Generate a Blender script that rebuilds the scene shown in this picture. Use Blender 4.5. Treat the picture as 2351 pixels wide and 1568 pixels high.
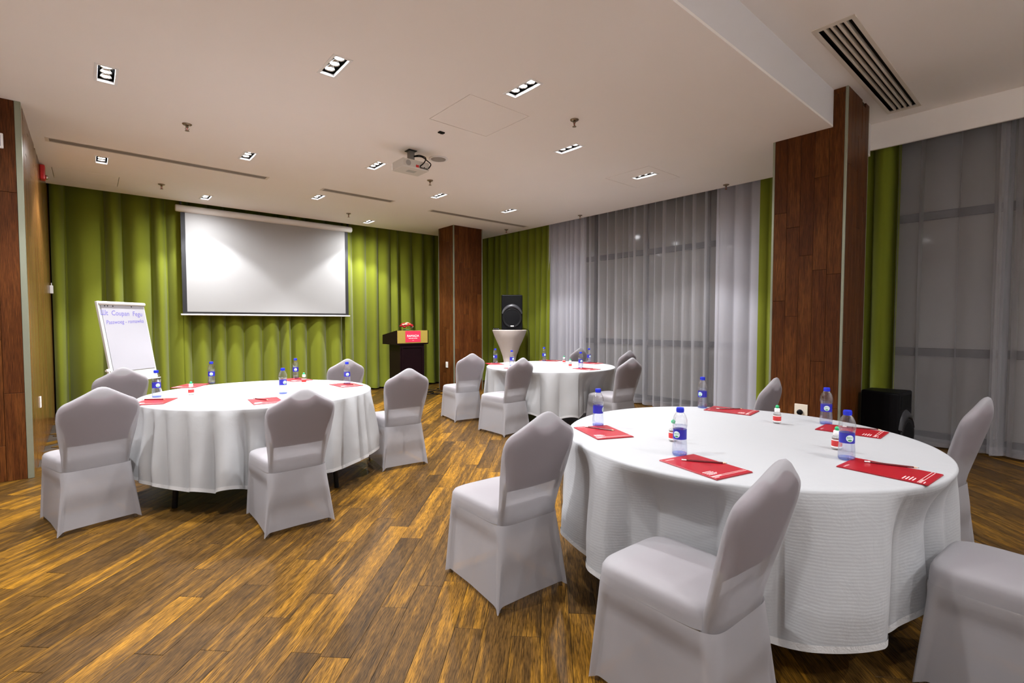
import bpy, bmesh, math, random
from mathutils import Vector, Matrix

for o in list(bpy.data.objects): bpy.data.objects.remove(o)
sc = bpy.context.scene
COL = sc.collection
PI = math.pi
rad = math.radians

# ------------------------------------------------------------------ camera, world, exposure
cam = bpy.data.cameras.new('camera'); cam_o = bpy.data.objects.new('camera', cam); COL.objects.link(cam_o)
cam.sensor_width = 36.0; cam.sensor_fit = 'HORIZONTAL'; cam.lens = 1124.0 * 36.0 / 2351.0
cam.clip_start = 0.05
cam_o.location = (0, 0, 1.35); cam_o.rotation_euler = (rad(90 - 2.191), 0, rad(-40.749))
sc.camera = cam_o
world = bpy.data.worlds.new('world'); sc.world = world; world.use_nodes = True
world.node_tree.nodes['Background'].inputs[0].default_value = (0.55, 0.6, 0.75, 1)
world.node_tree.nodes['Background'].inputs[1].default_value = 0.02
sc.view_settings.view_transform = 'Standard'; sc.view_settings.look = 'None'
sc.view_settings.gamma = 1.0; sc.view_settings.use_curve_mapping = False
sc.view_settings.exposure = 1.15
LAMP_POWER = 108.0            # watts of the focused beam of one recessed triple spotlight
LAMP_WIDE = 62.0            # watts of its wide spill
LAMP_COLOR = (0.97, 0.97, 1.0)
sc.cycles.diffuse_bounces = 8; sc.cycles.transparent_max_bounces = 16

HC = 3.22      # lower ceiling
HH = 3.57      # raised ceiling
EX, EY = 6.70, 9.10     # ceiling edges in front of the curtain pockets
DROP = 1.60

# ------------------------------------------------------------------ material helpers
class NT:
    def __init__(s, name):
        s.m = bpy.data.materials.new(name); s.m.use_nodes = True
        s.t = s.m.node_tree; s.n = s.t.nodes; s.n.clear()
        s.out = s.n.new('ShaderNodeOutputMaterial')
    def add(s, t, **k):
        nd = s.n.new(t)
        for a, v in k.items():
            if a in nd.inputs.keys() if hasattr(nd.inputs, 'keys') else False: nd.inputs[a].default_value = v
            else: setattr(nd, a, v)
        return nd
    def l(s, a, b): s.t.links.new(a, b)
def sv(node, **k):
    for a, v in k.items(): node.inputs[a.replace('_', ' ')].default_value = v
def c4(c): return (c[0], c[1], c[2], 1.0)

def mat(name, color, rough=0.6, metal=0.0, spec=0.5, noise=0.0, nscale=20.0, bump=0.0, bscale=200.0, coat=0.0):
    k = NT(name); p = k.n.new('ShaderNodeBsdfPrincipled')
    sv(p, Base_Color=c4(color), Roughness=rough, Metallic=metal); p.inputs['Specular IOR Level'].default_value = spec
    p.inputs['Coat Weight'].default_value = coat
    k.l(p.outputs[0], k.out.inputs[0])
    if noise or bump: tc = k.n.new('ShaderNodeTexCoord')
    if noise:
        nz = k.n.new('ShaderNodeTexNoise'); sv(nz, Scale=nscale, Detail=4.0)
        k.l(tc.outputs['Object'], nz.inputs['Vector'])
        r = k.n.new('ShaderNodeMapRange'); r.inputs[3].default_value = 1 - noise; r.inputs[4].default_value = 1 + noise
        k.l(nz.outputs[0], r.inputs[0])
        mx = k.n.new('ShaderNodeMix'); mx.data_type = 'RGBA'; mx.blend_type = 'MULTIPLY'; mx.inputs[0].default_value = 1
        mx.inputs[6].default_value = c4(color); k.l(r.outputs[0], mx.inputs[7]); k.l(mx.outputs[2], p.inputs['Base Color'])
    if bump:
        nb = k.n.new('ShaderNodeTexNoise'); sv(nb, Scale=bscale, Detail=3.0); k.l(tc.outputs['Object'], nb.inputs['Vector'])
        b = k.n.new('ShaderNodeBump'); sv(b, Strength=bump, Distance=0.01); k.l(nb.outputs[0], b.inputs['Height']); k.l(b.outputs[0], p.inputs['Normal'])
    return k.m

def emis(name, color, s):
    k = NT(name); e = k.n.new('ShaderNodeEmission'); e.inputs[0].default_value = c4(color); e.inputs[1].default_value = s
    k.l(e.outputs[0], k.out.inputs[0]); return k.m

def wood(name, dark, mid, light, rough, axis, board_var=0.5, streak=1.0, fine=230.0, coat=0.0, spec=0.5, floorish=False):
    """boards: tone per board, streaky grain along `axis` ('z' or 'diag')"""
    k = NT(name); p = k.n.new('ShaderNodeBsdfPrincipled'); k.l(p.outputs[0], k.out.inputs[0])
    sv(p, Roughness=rough); p.inputs['Specular IOR Level'].default_value = spec
    p.inputs['Coat Weight'].default_value = coat; p.inputs['Coat Roughness'].default_value = 0.22
    g = k.n.new('ShaderNodeNewGeometry'); oi = k.n.new('ShaderNodeObjectInfo')
    ad = k.n.new('ShaderNodeMath'); ad.operation = 'ADD'; k.l(oi.outputs['Random'], ad.inputs[0]); k.l(g.outputs['Random Per Island'], ad.inputs[1])
    fr = k.n.new('ShaderNodeMath'); fr.operation = 'FRACT'; k.l(ad.outputs[0], fr.inputs[0])
    rot = k.n.new('ShaderNodeVectorRotate'); rot.rotation_type = 'Z_AXIS'
    rot.inputs['Angle'].default_value = rad(-45) if axis == 'diag' else 0.0
    k.l(g.outputs['Position'], rot.inputs['Vector'])
    off = k.n.new('ShaderNodeVectorMath'); off.operation = 'MULTIPLY_ADD'
    cmb = k.n.new('ShaderNodeCombineXYZ'); 
    for i in range(3): k.l(fr.outputs[0], cmb.inputs[i])
    k.l(cmb.outputs[0], off.inputs[0]); off.inputs[1].default_value = (17, 23, 11); k.l(rot.outputs[0], off.inputs[2])
    def nz(sc3, detail, rough_=0.6):
        mp = k.n.new('ShaderNodeVectorMath'); mp.operation = 'MULTIPLY'; mp.inputs[1].default_value = sc3
        k.l(off.outputs[0], mp.inputs[0])
        n = k.n.new('ShaderNodeTexNoise'); sv(n, Scale=1.0, Detail=detail, Roughness=rough_); k.l(mp.outputs[0], n.inputs['Vector']); return n
    if axis == 'diag': s1, s2, s3 = (17, fine, 60), (2.2, 26, 10), (1.1, 7, 3)
    else: s1, s2, s3 = (fine, fine, 9), (24, 24, 2.2), (6, 6, 1.1)
    n1, n2, n3 = nz(s1, 3.0), nz(s2, 4.0), nz(s3, 2.0)
    # broad tone = board random + streak bands
    m1 = k.n.new('ShaderNodeMath'); m1.operation = 'MULTIPLY_ADD'; k.l(fr.outputs[0], m1.inputs[0]); m1.inputs[1].default_value = board_var; 
    m2 = k.n.new('ShaderNodeMath'); m2.operation = 'MULTIPLY'; k.l(n2.outputs[0], m2.inputs[0]); m2.inputs[1].default_value = 1.15
    k.l(m2.outputs[0], m1.inputs[2])
    m3 = k.n.new('ShaderNodeMath'); m3.operation = 'MULTIPLY_ADD'; k.l(n3.outputs[0], m3.inputs[0]); m3.inputs[1].default_value = 0.5; k.l(m1.outputs[0], m3.inputs[2])
    m4 = k.n.new('ShaderNodeMath'); m4.operation = 'SUBTRACT'; k.l(m3.outputs[0], m4.inputs[0]); m4.inputs[1].default_value = 0.325 + board_var * 0.5
    cr = k.n.new('ShaderNodeValToRGB'); e = cr.color_ramp.elements
    e[0].position = 0.12; e[0].color = c4(dark); e[1].position = 0.95; e[1].color = c4(light)
    x = e.new(0.5); x.color = c4(mid)
    k.l(m4.outputs[0], cr.inputs[0])
    # fine dark streaks
    fr2 = k.n.new('ShaderNodeMapRange'); fr2.inputs[1].default_value = 0.36; fr2.inputs[2].default_value = 0.62
    fr2.inputs[3].default_value = 1.0 - 0.72 * streak; fr2.inputs[4].default_value = 1.0 + 0.22 * streak; k.l(n1.outputs[0], fr2.inputs[0])
    mx = k.n.new('ShaderNodeMix'); mx.data_type = 'RGBA'; mx.blend_type = 'MULTIPLY'; mx.inputs[0].default_value = 1
    k.l(cr.outputs[0], mx.inputs[6]); k.l(fr2.outputs[0], mx.inputs[7]); k.l(mx.outputs[2], p.inputs['Base Color'])
    b = k.n.new('ShaderNodeBump'); sv(b, Strength=0.12, Distance=0.002); k.l(n1.outputs[0], b.inputs['Height']); k.l(b.outputs[0], p.inputs['Normal'])
    return k.m

def cloth(name, color, transl=0.3, transp=0.0, rough=0.8, bump=0.15, bscale=9.0, weave=0.0, wave=False, sheen=0.0, spec=0.15, slant=None):
    k = NT(name)
    tc = k.n.new('ShaderNodeTexCoord')
    p = k.n.new('ShaderNodeBsdfPrincipled'); sv(p, Base_Color=c4(color), Roughness=rough); p.inputs['Specular IOR Level'].default_value = spec
    p.inputs['Sheen Weight'].default_value = sheen
    t = k.n.new('ShaderNodeBsdfTranslucent'); t.inputs[0].default_value = c4(color)
    mx = k.n.new('ShaderNodeMixShader'); mx.inputs[0].default_value = transl; k.l(p.outputs[0], mx.inputs[1]); k.l(t.outputs[0], mx.inputs[2])
    last = mx
    if transp > 0:
        tr = k.n.new('ShaderNodeBsdfTransparent'); m2 = k.n.new('ShaderNodeMixShader'); m2.inputs[0].default_value = transp
        k.l(mx.outputs[0], m2.inputs[1]); k.l(tr.outputs[0], m2.inputs[2]); last = m2
        if slant is not None:      # threads of a sheer weave close up where the cloth turns edge-on
            lw = k.n.new('ShaderNodeLayerWeight'); lw.inputs[0].default_value = 0.5
            mr = k.n.new('ShaderNodeMapRange'); mr.inputs[1].default_value = 0.15; mr.inputs[2].default_value = 0.85; mr.inputs[3].default_value = transp; mr.inputs[4].default_value = slant
            k.l(lw.outputs['Facing'], mr.inputs[0]); k.l(mr.outputs[0], m2.inputs[0])
    k.l(last.outputs[0], k.out.inputs[0])
    prev = None
    def chain(height, strength, dist):
        nonlocal prev
        b = k.n.new('ShaderNodeBump'); sv(b, Strength=strength, Distance=dist); k.l(height, b.inputs['Height'])
        if prev: k.l(prev.outputs[0], b.inputs['Normal'])
        prev = b
    if bump:
        n = k.n.new('ShaderNodeTexNoise'); sv(n, Scale=bscale, Detail=5.0, Roughness=0.55, Distortion=0.6); k.l(tc.outputs['Object'], n.inputs['Vector']); chain(n.outputs[0], bump, 0.02)
    if weave:
        n = k.n.new('ShaderNodeTexNoise'); sv(n, Scale=420.0, Detail=2.0); k.l(tc.outputs['Object'], n.inputs['Vector']); chain(n.outputs[0], weave, 0.002)
    if wave:   # fine rippled weave of the tablecloths: near-horizontal wavy ribs
        w = k.n.new('ShaderNodeTexWave'); w.wave_type = 'BANDS'; w.bands_direction = 'Z'; sv(w, Scale=26.0, Distortion=5.0, Detail=1.0)
        w.inputs['Detail Scale'].default_value = 0.35
        k.l(tc.outputs['Object'], w.inputs['Vector']); chain(w.outputs['Fac'], 0.09, 0.002)
    if prev:
        k.l(prev.outputs[0], p.inputs['Normal']); k.l(prev.outputs[0], t.inputs['Normal'])
    return k.m

def clear(name, tint, gloss=0.12, rough=0.03, body=0.0, bodycol=(1, 1, 1)):
    """thin clear plastic or water: tinted see-through with a fresnel gloss"""
    k = NT(name); tr = k.n.new('ShaderNodeBsdfTransparent'); tr.inputs[0].default_value = c4(tint)
    gl = k.n.new('ShaderNodeBsdfGlossy'); gl.inputs['Roughness'].default_value = rough
    lw = k.n.new('ShaderNodeLayerWeight'); lw.inputs[0].default_value = 0.28
    mr = k.n.new('ShaderNodeMapRange'); mr.inputs[3].default_value = gloss * 0.5; mr.inputs[4].default_value = min(1, gloss * 5); k.l(lw.outputs['Facing'], mr.inputs[0])
    base = tr
    if body:
        d = k.n.new('ShaderNodeBsdfTranslucent'); d.inputs[0].default_value = c4(bodycol)
        m0 = k.n.new('ShaderNodeMixShader'); m0.inputs[0].default_value = body; k.l(tr.outputs[0], m0.inputs[1]); k.l(d.outputs[0], m0.inputs[2]); base = m0
    m = k.n.new('ShaderNodeMixShader'); k.l(mr.outputs[0], m.inputs[0]); k.l(base.outputs[0], m.inputs[1]); k.l(gl.outputs[0], m.inputs[2])
    k.l(m.outputs[0], k.out.inputs[0]); return k.m

M = dict(
    ceiling=mat('ceiling_paint', (0.92, 0.875, 0.83), 0.9, noise=0.02, nscale=1.5, bump=0.03, bscale=4),
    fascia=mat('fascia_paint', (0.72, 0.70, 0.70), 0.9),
    wall=mat('plain_wall_paint', (0.80, 0.78, 0.76), 0.9),
    pocket=mat('dark_pocket', (0.02, 0.02, 0.02), 0.9),
    floor_base=mat('floor_joint', (0.03, 0.018, 0.008), 0.9),
    floor=wood('bamboo_floor_boards', (0.040, 0.022, 0.008), (0.090, 0.045, 0.010), (0.32, 0.150, 0.013), 0.36, 'diag', 0.36, 1.0, 320.0, coat=0.0, spec=0.07),
    pillar=wood('dark_wood_boards', (0.058, 0.016, 0.004), (0.098, 0.030, 0.007), (0.17, 0.060, 0.013), 0.45, 'z', 0.26, 0.7, 260.0, spec=0.12),
    sidewall=wood('brown_wood_boards', (0.10, 0.042, 0.010), (0.17, 0.075, 0.018), (0.27, 0.125, 0.032), 0.25, 'z', 0.25, 0.45, 200.0, coat=0.15, spec=0.3),
    strip=mat('grey_green_metal', (0.30, 0.32, 0.24), 0.35, 0.6),
    green=cloth('green_curtain', (0.185, 0.212, 0.015), 0.12, 0, 0.85, 0.10, 14.0, 0.25, sheen=0.2),
    sheer=cloth('grey_sheer', (0.56, 0.55, 0.575), 0.35, 0.66, 0.8, 0.12, 12.0, 0.0, slant=0.10),
    sheerlit=cloth('lit_grey_sheer', (0.66, 0.655, 0.72), 0.30, 0.30, 0.8, 0.14, 12.0, 0.0, slant=0.06),  # closer, brighter copy of the grey sheer; lamp light put into its colour
    mullion=mat('window_mullion', (0.02, 0.02, 0.022), 0.5),
    pane=mat('night_pane', (0.22, 0.21, 0.195), 0.08, spec=0.6),
    cloth=cloth('white_tablecloth', (0.375, 0.38, 0.39), 0.12, 0, 0.7, 0.12, 10.0, 0.0, wave=True, sheen=0.1),
    satin=cloth('white_satin_tablecloth', (0.385, 0.388, 0.393), 0.10, 0, 0.5, 0.16, 9.0, 0.0, spec=0.35),
    hem=cloth('white_hem', (0.50, 0.50, 0.50), 0.05, 0, 0.7, 0.2, 60.0),
    cover=cloth('white_stretch_cover', (0.415, 0.403, 0.418), 0.40, 0.14, 0.55, 0.08, 7.0, 0.05, spec=0.3),
    backcover=cloth('white_stretch_back', (0.415, 0.403, 0.418), 0.45, 0.24, 0.55, 0.08, 7.0, 0.05, spec=0.3),
    skirt=cloth('white_stretch_skirt', (0.415, 0.403, 0.418), 0.36, 0.20, 0.55, 0.10, 7.0, 0.05, spec=0.3),
    cushion=mat('wine_upholstery', (0.16, 0.05, 0.075), 0.9),
    gold=mat('brass_tube', (0.42, 0.36, 0.28), 0.35, 0.7),
    tabletop=mat('table_board', (0.30, 0.20, 0.12), 0.6),
    blackmetal=mat('black_metal', (0.018, 0.018, 0.02), 0.45, 0.3),
    white=mat('white_plastic', (0.82, 0.81, 0.79), 0.45),
    trim=mat('white_lamp_trim', (0.85, 0.84, 0.82), 0.5),
    black=mat('black_plastic', (0.004, 0.004, 0.005), 0.45, spec=0.12),
    blackmatte=mat('black_matte', (0.008, 0.008, 0.008), 0.95, spec=0.1),
    lens=emis('spot_lens', (0.88, 0.92, 1.0), 14.0),
    chrome=mat('chrome', (0.55, 0.54, 0.52), 0.25, 1.0),
    brassy=mat('brass_fitting', (0.30, 0.24, 0.17), 0.35, 0.9),
    screen=mat('screen_white', (0.36, 0.36, 0.355), 0.85, spec=0.2),
    screenborder=mat('screen_black', (0.012, 0.012, 0.014), 0.7),
    paper=mat('flipchart_paper', (0.37, 0.365, 0.40), 0.8, bump=0.10, bscale=9),
    frame=mat('grey_white_frame', (0.62, 0.64, 0.62), 0.45),
    ink=mat('violet_ink', (0.13, 0.11, 0.42), 0.8),
    red=mat('red_folder', (0.29, 0.005, 0.013), 0.35),
    redplastic=mat('red_plastic', (0.62, 0.02, 0.02), 0.35),
    printw=mat('white_print', (0.80, 0.62, 0.60), 0.6),
    whiteprint=mat('bright_print', (0.85, 0.84, 0.83), 0.6),
    pencil=mat('dark_red_lacquer', (0.12, 0.006, 0.010), 0.25),
    silver=mat('silver_ferrule', (0.8, 0.79, 0.78), 0.25, 0.9),
    barewood=mat('bare_pencil_wood', (0.65, 0.45, 0.28), 0.7),
    bottle=clear('clear_bottle', (0.985, 0.988, 1.0), 0.12),
    water=clear('bottle_water', (0.915, 0.93, 1.0), 0.06, 0.02, 0.03, (0.8, 0.84, 1.0)),
    bluecap=mat('blue_cap', (0.010, 0.025, 0.50), 0.35),
    bluebase=clear('blue_base', (0.42, 0.52, 1.0), 0.12),
    bluelabel=mat('blue_label', (0.018, 0.018, 0.34), 0.4),
    palelabel=mat('pale_label', (0.62, 0.75, 0.78), 0.5),
    greenprint=mat('green_print', (0.02, 0.28, 0.07), 0.5),
    greencap=mat('green_cap', (0.01, 0.36, 0.13), 0.4),
    gel=clear('clear_gel', (0.93, 0.94, 0.93), 0.10),
    redlabel=mat('red_label', (0.55, 0.03, 0.03), 0.5),
    mahogany=mat('dark_mahogany', (0.007, 0.002, 0.003), 0.35, spec=0.12, noise=0.25, nscale=12),
    plate=mat('brass_plate', (0.42, 0.31, 0.06), 0.35, 0.35),
    ramada=mat('crimson_sign', (0.55, 0.02, 0.06), 0.5),
    grille=mat('black_grille', (0.005, 0.005, 0.006), 0.7, spec=0.15, bump=0.6, bscale=260),
    spkgrey=mat('charcoal_plastic', (0.008, 0.008, 0.009), 0.4, spec=0.2),
    taupe=cloth('taupe_stretch_cover', (0.60, 0.53, 0.49), 0.15, 0, 0.6, 0.06, 6.0),
    petal_red=mat('red_petals', (0.55, 0.012, 0.03), 0.6), petal_coral=mat('coral_petals', (0.75, 0.13, 0.07), 0.6),
    petal_cream=mat('cream_petals', (0.82, 0.74, 0.52), 0.6), leaf=mat('leaf_green', (0.04, 0.14, 0.03), 0.6),
    lime=mat('lime_tape', (0.45, 0.62, 0.06), 0.5),
    slot=mat('vent_slot_black', (0.006, 0.006, 0.006), 0.9),
    ventblade=mat('vent_blade', (0.36, 0.31, 0.25), 0.6),
    ventcream=mat('cream_vent_frame', (0.72, 0.66, 0.57), 0.6),
    ivory=mat('ivory_plastic', (0.78, 0.72, 0.60), 0.45),
    projector=mat('projector_shell', (0.66, 0.63, 0.57), 0.5),
)

# ------------------------------------------------------------------ object helpers
def link(o, parent=None):
    COL.objects.link(o)
    if parent is not None: o.parent = parent
    return o
def tag(o, label=None, cat=None, group=None, kind=None):
    if label: o['label'] = label
    if cat: o['category'] = cat
    if group: o['group'] = group
    if kind: o['kind'] = kind
    return o
def thing(name, label, cat, loc=(0, 0, 0), rz=0.0, group=None, kind=None):
    o = bpy.data.objects.new(name, None); COL.objects.link(o); o.empty_display_size = 0.1
    o.location = loc; o.rotation_euler = (0, 0, rz); return tag(o, label, cat, group, kind)
def obj(name, bm, m, parent=None, smooth=False, label=None):
    me = bpy.data.meshes.new(name); 
    bmesh.ops.recalc_face_normals(bm, faces=bm.faces[:]); bm.to_mesh(me); bm.free()
    me.materials.append(M[m] if isinstance(m, str) else m)
    if smooth: me.polygons.foreach_set('use_smooth', [True] * len(me.polygons))
    o = link(bpy.data.objects.new(name, me), parent)
    if label: o['label'] = label
    return o
def pyobj(name, v, f, m, parent=None, smooth=False):
    me = bpy.data.meshes.new(name); me.from_pydata(v, [], f); me.materials.append(M[m] if isinstance(m, str) else m)
    if smooth: me.polygons.foreach_set('use_smooth', [True] * len(me.polygons))
    return link(bpy.data.objects.new(name, me), parent)
def copy_tree(o, parent=None):
    c = o.copy(); COL.objects.link(c); c.parent = parent
    for ch in list(o.children): copy_tree(ch, c)
    return c
def B(): return bmesh.new()
def box(bm, x0, x1, y0, y1, z0, z1, bev=0.0, seg=2, mtx=None):
    r = bmesh.ops.create_cube(bm, size=1.0); vs = r['verts']
    for v in vs:
        v.co = Vector(((x0 + x1) / 2 + v.co.x * (x1 - x0), (y0 + y1) / 2 + v.co.y * (y1 - y0), (z0 + z1) / 2 + v.co.z * (z1 - z0)))
    if bev:
        es = list({e for v in vs for e in v.link_edges})
        rr = bmesh.ops.bevel(bm, geom=es, offset=bev, segments=seg, affect='EDGES', profile=0.5); vs = list({v for f in rr['faces'] for v in f.verts} | {v for v in vs if v.is_valid})
    if mtx is not None: bmesh.ops.transform(bm, matrix=mtx, verts=vs)
    return bm
def lathe(bm, prof, seg=24, loc=(0, 0, 0), caps=True, mtx=None):
    rings = []; new = []
    for r, z in prof:
        ring = [bm.verts.new((loc[0] + r * math.cos(2 * PI * i / seg), loc[1] + r * math.sin(2 * PI * i / seg), loc[2] + z)) for i in range(seg)]
        rings.append(ring); new += ring
    for a, b in zip(rings, rings[1:]):
        for i in range(seg): bm.faces.new((a[i], a[(i + 1) % seg], b[(i + 1) % seg], b[i]))
    if caps: bm.faces.new(rings[0][::-1]); bm.faces.new(rings[-1])
    if mtx is not None: bmesh.ops.transform(bm, matrix=mtx, verts=new)
    return bm
def tube(bm, pts, r, seg=8, caps=True):
    pts = [Vector(p) for p in pts]; rings = []
    up = Vector((0, 0, 1))
    for i, p in enumerate(pts):
        d = (pts[min(i + 1, len(pts) - 1)] - pts[max(i - 1, 0)]).normalized()
        u = d.cross(up); u = u.normalized() if u.length > 1e-4 else Vector((1, 0, 0)); w = u.cross(d)
        rr = r[i] if isinstance(r, (list, tuple)) else r
        rings.append([bm.verts.new(p + (u * math.cos(2 * PI * k / seg) + w * math.sin(2 * PI * k / seg)) * rr) for k in range(seg)])
    for a, b in zip(rings, rings[1:]):
        for i in range(seg): bm.faces.new((a[i], a[(i + 1) % seg], b[(i + 1) % seg], b[i]))
    if caps: bm.faces.new(rings[0][::-1]); bm.faces.new(rings[-1])
    return bm
def prism(bm, poly, z0, z1, mtx=None):
    a = [bm.verts.new((x, y, z0)) for x, y in poly]; b = [bm.verts.new((x, y, z1)) for x, y in poly]
    n = len(poly); bm.faces.new(a[::-1]); bm.faces.new(b)
    for i in range(n): bm.faces.new((a[i], a[(i + 1) % n], b[(i + 1) % n], b[i]))
    if mtx is not None: bmesh.ops.transform(bm, matrix=mtx, verts=a + b)
    return bm
def spline(pts, n=8):
    P = [Vector(p) for p in pts]; out = []
    for i in range(len(P) - 1):
        p0, p1, p2, p3 = P[max(i - 1, 0)], P[i], P[i + 1], P[min(i + 2, len(P) - 1)]
        for k in range(n):
            t = k / n
            out.append(0.5 * ((2 * p1) + (-p0 + p2) * t + (2 * p0 - 5 * p1 + 4 * p2 - p3) * t * t + (-p0 + 3 * p1 - 3 * p2 + p3) * t ** 3))
    out.append(P[-1]); return out
def interp(x, tab):
    if x <= tab[0][0]: return tab[0][1]
    for (a, va), (b, vb) in zip(tab, tab[1:]):
        if x <= b:
            t = (x - a) / (b - a); return va + (vb - va) * t
    return tab[-1][1]
def text_obj(name, s, size, m, parent=None, mtx=None, shear=0.0, extrude=0.0, align='CENTER', cyl=None, spacing=1.0):
    cu = bpy.data.curves.new('tmp_text', 'FONT'); cu.body = s; cu.size = size; cu.shear = shear; cu.extrude = extrude
    cu.align_x = align; cu.align_y = 'CENTER'; cu.resolution_u = 3; cu.space_character = spacing
    to = bpy.data.objects.new('tmp_text', cu); COL.objects.link(to)
    dg = bpy.context.evaluated_depsgraph_get()
    me = bpy.data.meshes.new_from_object(to.evaluated_get(dg)); me.name = name
    bpy.data.objects.remove(to); bpy.data.curves.remove(cu)
    if cyl:
        r, z, a0 = cyl
        for v in me.vertices:
            a = a0 + v.co.x / r; v.co = Vector((r * math.cos(a), r * math.sin(a), z + v.co.y))
    if mtx is not None: me.transform(mtx)
    me.materials.clear(); me.materials.append(M[m])
    return link(bpy.data.objects.new(name, me), parent)

# ------------------------------------------------------------------ room shell
def plate_holes(x0, x1, y0, y1, z0, z1, holes):
    """slab with rectangular holes cut through (grid of cells)"""
    xs = sorted({x0, x1} | {min(max(h[i], x0), x1) for h in holes for i in (0, 1)})
    ys = sorted({y0, y1} | {min(max(h[i], y0), y1) for h in holes for i in (2, 3)})
    nx, ny = len(xs) - 1, len(ys) - 1
    solid = [[not any(h[0] < (xs[i] + xs[i + 1]) / 2 < h[1] and h[2] < (ys[j] + ys[j + 1]) / 2 < h[3] for h in holes) for j in range(ny)] for i in range(nx)]
    V, F, idx = [], [], {}
    def vid(i, j, t):
        k = (i, j, t)
        if k not in idx: idx[k] = len(V); V.append((xs[i], ys[j], z1 if t else z0))
        return idx[k]
    S = lambda i, j: 0 <= i < nx and 0 <= j < ny and solid[i][j]
    for i in range(nx):
        for j in range(ny):
            if not solid[i][j]: continue
            F.append((vid(i, j, 0), vid(i, j + 1, 0), vid(i + 1, j + 1, 0), vid(i + 1, j, 0)))
            F.append((vid(i, j, 1), vid(i + 1, j, 1), vid(i + 1, j + 1, 1), vid(i, j + 1, 1)))
            if not S(i - 1, j): F.append((vid(i, j, 0), vid(i, j, 1), vid(i, j + 1, 1), vid(i, j + 1, 0)))
            if not S(i + 1, j): F.append((vid(i + 1, j, 0), vid(i + 1, j + 1, 0), vid(i + 1, j + 1, 1), vid(i + 1, j, 1)))
            if not S(i, j - 1): F.append((vid(i, j, 0), vid(i + 1, j, 0), vid(i + 1, j, 1), vid(i, j, 1)))
            if not S(i, j + 1): F.append((vid(i, j + 1, 0), vid(i, j + 1, 1), vid(i + 1, j + 1, 1), vid(i + 1, j + 1, 0)))
    return V, F

RX0, RX1, RY0, RY1 = -2.6, 7.20, -2.2, 9.55     # room extents
LIGHTS = [(0.14, 4.85), (1.40, 3.61), (2.67, 2.965), (0.15, 7.40), (1.39, 6.15), (2.63, 5.53), (3.95, 3.65), (5.40, 3.68),
          (1.36, 8.57), (2.62, 7.46), (3.94, 6.22), (5.35, 6.29), (3.96, 8.66)]
LIGHT_LABELS = [
    'recessed triple spotlight nearest the camera above the left wall',
    'recessed triple spotlight at the top middle of the picture',
    'recessed triple spotlight beside the square ceiling hatch, right above it',
    'recessed triple spotlight between the long left air vent and the curtain',
    'recessed triple spotlight beside the right half of the long left air vent',
    'recessed triple spotlight immediately left of the white projector',
    'recessed triple spotlight below the sprinkler on the right part of the ceiling',
    'recessed triple spotlight close to the sheer curtains, set inside a ceiling hatch',
    'small recessed triple spotlight above the upper left corner of the projection screen',
    'recessed triple spotlight at the left end of the short middle air vent',
    'recessed triple spotlight below the projector, in front of the far wood pillar',
    'recessed triple spotlight at the far right, over the right-hand air vent',
    'small recessed triple spotlight over the right end of the projection screen']
HIDDEN_LIGHTS = [(0.14, 2.30), (-1.1, 3.61), (-1.1, 6.0), (-1.1, 8.4)]
HALF = (0.052, 0.152)
hatches = [(2.41, 3.06, 3.32, 3.95), (-0.30, 0.33, 8.13, 8.70), (5.11, 5.79, 3.42, 4.07)]
vents = [(-0.30, 1.80, 6.86, 7.00), (2.50, 3.60, 6.92, 7.06), (4.33, 6.50, 7.05, 7.19)]
holes = [(x - HALF[0] - .004, x + HALF[0] + .004, y - HALF[1] - .004, y + HALF[1] + .004) for x, y in LIGHTS + HIDDEN_LIGHTS if (x, y) != (5.40, 3.68)]
G = 0.006
holes += [(a - G, b + G, c - G, d + G) for a, b, c, d in hatches]
holes += [(a + .02, b - .02, c + .008, d - .008) for a, b, c, d in vents]
V, F = plate_holes(RX0, EX, DROP, EY, HC, HC + 0.02, holes)
ceil = tag(pyobj('ceiling', V, F, 'ceiling'), 'lower warm white plaster ceiling over the tables', None, kind='structure')
# raised ceiling bay near the camera and its drop faces
V, F = plate_holes(RX0, EX + 0.02, RY0, DROP, HH, HH + 0.02, [(4.25, 6.47, 1.15, 1.385)])
tag(pyobj('ceiling_raised', V, F, 'ceiling'), 'raised ceiling bay in the upper right corner', None, kind='structure')
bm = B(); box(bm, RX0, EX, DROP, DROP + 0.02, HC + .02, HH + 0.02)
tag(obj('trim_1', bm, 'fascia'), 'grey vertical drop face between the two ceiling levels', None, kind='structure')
bm = B(); box(bm, EX, EX + 0.03, RY0, DROP, 3.285, HH)
tag(obj('trim_2', bm, 'ceiling'), 'white fascia above the right-hand curtains beside the big pillar', None, kind='structure')
# slab above, curtain pockets
bm = B(); box(bm, RX0, RX1 + .1, RY0, RY1 + .1, 3.72, 3.80); tag(obj('ceiling_slab', bm, 'pocket'), 'dark slab above the ceiling gaps', kind='structure')
bm = B(); box(bm, RX0, RX1 + .1, RY1, RY1 + 0.08, 0, 3.72); tag(obj('wall_back', bm, 'pocket'), 'dark back wall behind the green curtains', kind='structure')
bm = B(); box(bm, -0.60, -0.415, 5.935, RY1, 0, 3.72); wl = tag(obj('wall_left', bm, 'floor_base'), 'brown wood clad left wall with corner near the curtain', kind='structure')
bm = B(); box(bm, RX0, -0.415, 5.935, 6.10, 0, 3.72); wf = tag(obj('wall_left_return', bm, 'floor_base'), 'dark wood clad wall at the left edge of the picture', kind='structure')
bm = B(); box(bm, RX0 - .08, RX0, RY0, 6.0, 0, 3.72); tag(obj('wall_side', bm, 'wall'), 'plain wall left of the camera', kind='structure')
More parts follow.
